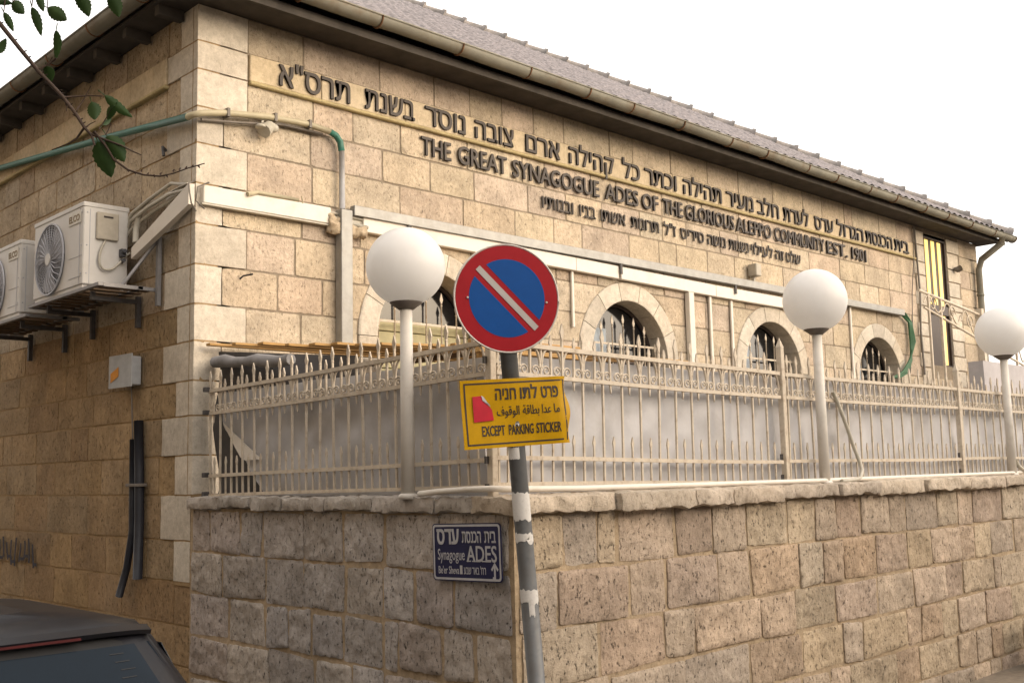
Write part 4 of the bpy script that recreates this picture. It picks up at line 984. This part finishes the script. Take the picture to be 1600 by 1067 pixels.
solo('water_pipe', m, M['white_plastic'], 'long white water pipe lying along the coping at the foot of the fence', 'pipe')

# ================================================================== RIGHT: STAIRS
st_ = thing('stair_railing', 'pale ornamental stair railing descending in front of the tall lit window', 'railing', (11.0, -.8, 1.5))
RF = Frame((0, -.8, 0), (1, 0, 0), (0, 0, 1), (0, -1, 0))
tz = lambda x: 4.183-.089*(x-10.9); lz = lambda x: 3.95-.185*(x-11.0)
m = MB(); m.tube([(10.85, tz(10.85), 0), (17, tz(17), 0)], .022, 8, fr=RF); m.tube([(11.0, lz(11.0), 0), (17, lz(17), 0)], .018, 8, fr=RF); part('rail', m, M['iron'], st_)
for x in (11.15, 11.55, 12.95, 14.3, 15.7): 
    m = MB(); r_ = .016 if x < 12.5 or x > 13 else .045; m.box((x-r_, 1.46, -r_), (x+r_, tz(x) if x < 12.5 else tz(x)+.1, r_), RF); part('baluster', m, M['iron'], st_)
m = MB()
for k in range(9):
    x = 11.0+k*.62; zt, zl = tz(x+.3), lz(x+.3); h = zt-zl
    pts = [(x+.6*t, zl+h*(.5+.45*math.sin(t*math.pi*2)), 0) for t in [q/16 for q in range(17)]]; m.tube(pts, .011, 5, fr=RF)
    sp_ = [(x+.3+math.cos(q/14*7)*.13*(1-q/20), zl+h*.5+math.sin(q/14*7)*.13*(1-q/20), 0) for q in range(15)]; m.tube(sp_, .010, 5, fr=RF)
part('scrollwork', m, M['iron'], st_)
m = MB(); m.rough_box((12.2, -1.1, 1.46), (24, -.86, 3.22), step=.3, amp=.01, sc=4); solo('stair_wall', m, M['plaster'], 'grey plastered low wall under the stair railing at the right edge', 'wall')
m = MB(); m.rough_box((6.25, -4.05, PZ), (6.6, -3.72, .30), step=.04, amp=.012, sc=6, bev=.05); solo('stone_block', m, M['concrete'], 'dark grey stone block standing on the pavement in the bottom right corner', 'block')

# ================================================================== CAR
car = thing('parked_car', 'dark parked hatchback seen from behind at the bottom left, beside the side wall', 'car', (-2.27, -1.44, GZ-.035))
def section_loft(mb, secs, mat=None):
    rows = [[mb.vert(p) for p in s_] for s_ in secs]; n = len(rows[0])
    for a, b in zip(rows, rows[1:]):
        for k in range(n): mb.face((a[k], a[(k+1) % n], b[(k+1) % n], b[k]), True)
    mb.face(rows[0]); mb.face(rows[-1][::-1])
def sec(y, hw, z0, z1, r=.12, n=5):
    out = []
    for cx, cz, a in ((hw-r, z1-r, 0), (-hw+r, z1-r, 90), (-hw+r, z0+r, 180), (hw-r, z0+r, 270)):
        out += [(cx+r*math.cos(R(a+90*k/n)), y, cz+r*math.sin(R(a+90*k/n))) for k in range(n+1)]
    return out
m = MB(); section_loft(m, [sec(-2.0, .66, .35, .80), sec(-1.95, .76, .26, .90), sec(-1.75, .82, .22, .95), sec(0, .84, .2, .93), sec(1.0, .83, .2, .90), sec(1.7, .78, .22, .82), sec(2.05, .70, .28, .72)]); body = part('body', m, M['car'], car, local=True)
def ring(z, yf, yr, hw, r=.16, n=6, crown=0):
    out = []
    for cx, cy, a in ((hw-r, yf-r, 0), (-hw+r, yf-r, 90), (-hw+r, yr+r, 180), (hw-r, yr+r, 270)):
        for k in range(n+1):
            x = cx+r*math.cos(R(a+90*k/n)); y = cy+r*math.sin(R(a+90*k/n)); out.append((x, y, z-crown*(x/hw)**2))
    return out
m = MB(); section_loft(m, [ring(.90, 1.15, -1.86, .775, .12), ring(1.32, .42, -1.42, .635, .14), ring(1.395, .28, -1.36, .59, .16, crown=.01), ring(1.43, .05, -1.22, .45, .2, crown=.01), ring(1.445, -.2, -1.0, .2, .15)]); part('roof', m, M['car'], car, local=True)
# rear window: follows the rear of the cabin
def rear(u, v, out=.004):
    z = .93+(1.335-.93)*v; t = (z-.90)/(1.32-.90); hw = .775+(.635-.775)*t-.055; y = -1.86+(1.86-1.42)*t
    cx = abs(u)**5*.035
    return Vector((u*hw, y+cx-out*1.2, z+out*.5))
m = MB(); m.sheet(lambda a, b: (rear(2*a-1, b, .005), Vector((0, -.8, .6))), 16, 4, .004); part('rubber_seal', m, M['rubber'], car, local=True)
m = MB(); m.sheet(lambda a, b: (rear((2*a-1)*.965, .05+.87*b, .0085), Vector((0, -.8, .6))), 16, 4, .003); rw = part('rear_window', m, M['car_glass'], car, local=True)
for k in range(9): 
    m = MB(); v = .84-.075*k; m.sheet(lambda a, b: (rear(.60+.11*a+.03*((k*7)%3)*.4, v+.009*b, .0098), Vector((0, -.8, .6))), 2, 1, .0006); part('heating_wire', m, M['rubber'], rw, local=True)
m = MB(); m.sheet(lambda a, b: (rear(.62+.24*a, .46+.05*b, .0098), Vector((0, -.8, .6))), 2, 1, .0006); part('sticker', m, M['lime'], rw, local=True)
m = MB(); m.sheet(lambda a, b: (Vector((-.585+1.17*a, -1.40-.05*b+.04*abs(2*a-1)**4, 1.392-.022*b-.015*abs(2*a-1)**6)), Vector((0, -.4, .9))), 20, 3, .022); part('spoiler', m, M['car'], car, local=True)
m = MB(); m.sheet(lambda a, b: (Vector((-.20+.44*a, -1.452-.003*b, 1.362-.011*b)), Vector((0, -.9, .3))), 4, 1, .01); part('brake_light', m, M['tail'], car, local=True)
for sx in (-1, 1):
    m = MB(); m.box((sx*.70-.07, -2.03, .62), (sx*.70+.07, -1.9, .86), bev=.03); part('tail_light', m, M['tail'], car, local=True)
    m = MB(); m.sheet(lambda a, b: (Vector((sx*((.775+(.635-.775)*b)+.006), -1.55+.15*b+(2.35-.75*b)*a, .93+.36*b)), Vector((sx, 0, .3))), 10, 3, .004); part('side_window', m, M['car_glass'], car, local=True)
    for y in (-1.35, 1.35):
        m = MB(); wf = Frame((sx*.72, y, .31), (0, 1, 0), (0, 0, 1), (sx, 0, 0)); m.lathe([(.20, .125), (.29, .125), (.31, .10), (.31, -.05), (.28, -.07)], (0, 0, 0), 28, wf); wh = part('wheel', m, M['rubber'], car, local=True)
        m = MB(); m.lathe([(.19, .1255), (.17, .132), (.05, .138)], (0, 0, 0), 24, wf); part('rim', m, M['rimmetal'], wh, local=True)
m = MB(); m.sheet(lambda a, b: (Vector((-.78+1.56*a, -2.03-.03*(1-(2*a-1)**2), .34+.2*b)), Vector((0, -1, 0))), 10, 2, .06); part('bumper', m, M['rubber'], car, local=True)

# ================================================================== TREE
tree = thing('tree', 'bare-twigged tree whose leafy branch hangs into the top left corner', 'tree', (-7.0, -3.6, GZ))
CF, CR_, CU = (cam.matrix_world.to_3x3() @ Vector(v) for v in ((0, 0, -1), (1, 0, 0), (0, 1, 0)))
BO = Vector((-3.138, -5.581, 2.414))          # fork of the branch; twigs are offsets from it in metres, along the street (a) and up (b)
def tw(px, py, dd=0):
    return BO+CR_*((px-150)*.00131)+CU*((205-py)*.00131)+CF*dd
m = MB(); m.tube([(-7.0, -3.6, GZ-.05), (-6.98, -3.62, .8), (-7.05, -3.6, 1.8), (-6.95, -3.7, 2.8), (-7.0, -3.65, 3.8), (-7.1, -3.5, 4.9)], [.13, .11, .10, .085, .06, .02], 12); trunk = part('trunk', m, M['bark'], tree)
m = MB(); main = [Vector((-6.97, -3.69, 3.0)), Vector((-6.2, -4.1, 3.5)), Vector((-5.1, -4.6, 3.62)), Vector((-4.2, -5.0, 3.3)), Vector((-3.62, -5.22, 2.92)), tw(-60, -22), tw(0, 38), tw(32, 78), tw(60, 112), tw(98, 152), tw(118, 178), tw(132, 200), tw(143, 212), tw(148, 228)]
m.tube(main, [.05, .036, .026, .018, .011, .0062, .0048, .0045, .0042, .004, .0036, .0033, .0029, .0022], 7)
def twig(pts, r): m.tube(pts, [r*.75*(1-.6*i/(len(pts)-1)) for i in range(len(pts))], 6)
twig([tw(143, 210), tw(165, 219), tw(190, 228), tw(205, 236), tw(221, 243)], .0036); twig([tw(132, 200), tw(120, 217), tw(105, 226), tw(92, 231), tw(81, 235)], .0036)
twig([tw(98, 153), tw(115, 152), tw(140, 150), tw(160, 151)], .0032); twig([tw(120, 172), tw(130, 158), tw(137, 145), tw(142, 136)], .0028); twig([tw(60, 108), tw(70, 104), tw(78, 97), tw(82, 90)], .0026)
twig([tw(147, 206), tw(165, 228), tw(178, 250), tw(200, 266), tw(225, 274), tw(250, 276), tw(270, 272), tw(295, 263), tw(320, 256)], .0038)
twig([tw(132, 202), tw(140, 195), tw(150, 190)], .0024); twig([tw(165, 212), tw(170, 203), tw(173, 194)], .0022); twig([tw(103, 160), tw(104, 175)], .0022)
twig([tw(155, 202), tw(163, 190), tw(175, 170)], .0022); twig([tw(145, 208), tw(150, 216), tw(153, 222)], .002)
for a_, b_ in (((50, -60), (50, 12)), ((6, -40), (6, 21)), ((74, -70), (74, 14)), ((122, -70), (121, -5)), ((172, -70), (172, -4)), ((20, -50), (22, 4)), ((88, 92), (60, 110))): twig([tw(*a_), tw((a_[0]+b_[0])/2+3, (a_[1]+b_[1])/2), tw(*b_)], .003)
twig([tw(-60, -40, .05), tw(20, -62, .03), tw(90, -75), tw(180, -72)], .006); twig([tw(-20, -20), tw(-30, 30), tw(-10, 85), tw(0, 80)], .003)
for k in range(26):
    p = k/25; q = [tw(0, 38), tw(60, 112), tw(98, 152), tw(132, 200)]; 
    a = q[min(2, int(p*3))].lerp(q[min(2, int(p*3))+1], p*3-min(2, int(p*3))); s_ = random.choice([-1, 1]); m.tube([a, a+CR_*s_*.008+CU*.004], [.0022, .0009], 5)
for k in range(12):
    a = tw(200+k*10, 266+(8 if 2 < k < 7 else 3)-(k-7)*1.2*(k > 7)*2); m.tube([a, a+CU*.005*random.choice([-1, 1])+CR_*.003], [.0026, .001], 5)
part('branch', m, M['bark'], tree)
leafs = [((153, 222), (169, 276), 33), ((167, 213), (195, 254), 27), ((164, 150), (207, 184), 15), ((143, 160), (152, 190), 21), ((179, 166), (163, 187), 14), ((160, 196), (170, 182), 8), ((72, 104), (74, 125), 16), ((88, 48), (81, 91), 13),
         ((74, 13), (109, 36), 21), ((120, -8), (135, 24), 21), ((171, -6), (183, 25), 21), ((50, 12), (62, 56), 14), ((6, 20), (20, 50), 11), ((-4, 84), (9, 60), 14), ((20, 2), (37, 22), 18), ((-8, 2), (17, 5), 11), ((58, -10), (72, 22), 12), ((210, -30), (222, -8), 22), ((-20, 110), (-40, 140), 22)]
for i, (a, b, w) in enumerate(leafs):
    pt_ = tw(a[0]+(a[0]-b[0])*.25, a[1]+(a[1]-b[1])*.25)
    m = MB(); A_ = tw(*a); m.tube([pt_, A_], [.0012, .001], 5); B_ = tw(*b, dd=random.uniform(-.02, .02)); L = (B_-A_).length; t_ = (B_-A_).normalized(); s_ = t_.cross(CF).normalized(); nn = s_.cross(t_); cur = random.uniform(-.25, .25)
    def fn(u, v):
        x = u; hw = (math.sin(math.pi*min(1, x**.75))**.8)*w*.5*.00131*1.05*(1+.08*math.sin(x*44)*(1 if x > .1 else 0)) ; y = 2*v-1
        return A_+t_*(L*x)+s_*(hw*y+cur*.012*math.sin(x*3.1)*L*20)+nn*(abs(y)*hw*.35-.25*L*x*x*cur), nn
    m.sheet(fn, 30, 4, .0004); part('leaf', m, M['leaf'], tree)
m = MB()
for k in range(900):
    th = random.uniform(0, 6.28); rr = random.uniform(.1, .8)**.7; p = Vector((-7.1+rr*math.cos(th)*1.1, -3.5+rr*math.sin(th)*1.1, 4.9+random.uniform(-.5, .9))); a = Vector((random.uniform(-1, 1), random.uniform(-1, 1), random.uniform(-1, .3))).normalized(); s_ = a.orthogonal().normalized()
    m.add([p, p+a*.035+s_*.02, p+a*.075, p+a*.035-s_*.02], [(0, 1, 2, 3)])
part('crown', m, M['leaf'], tree)
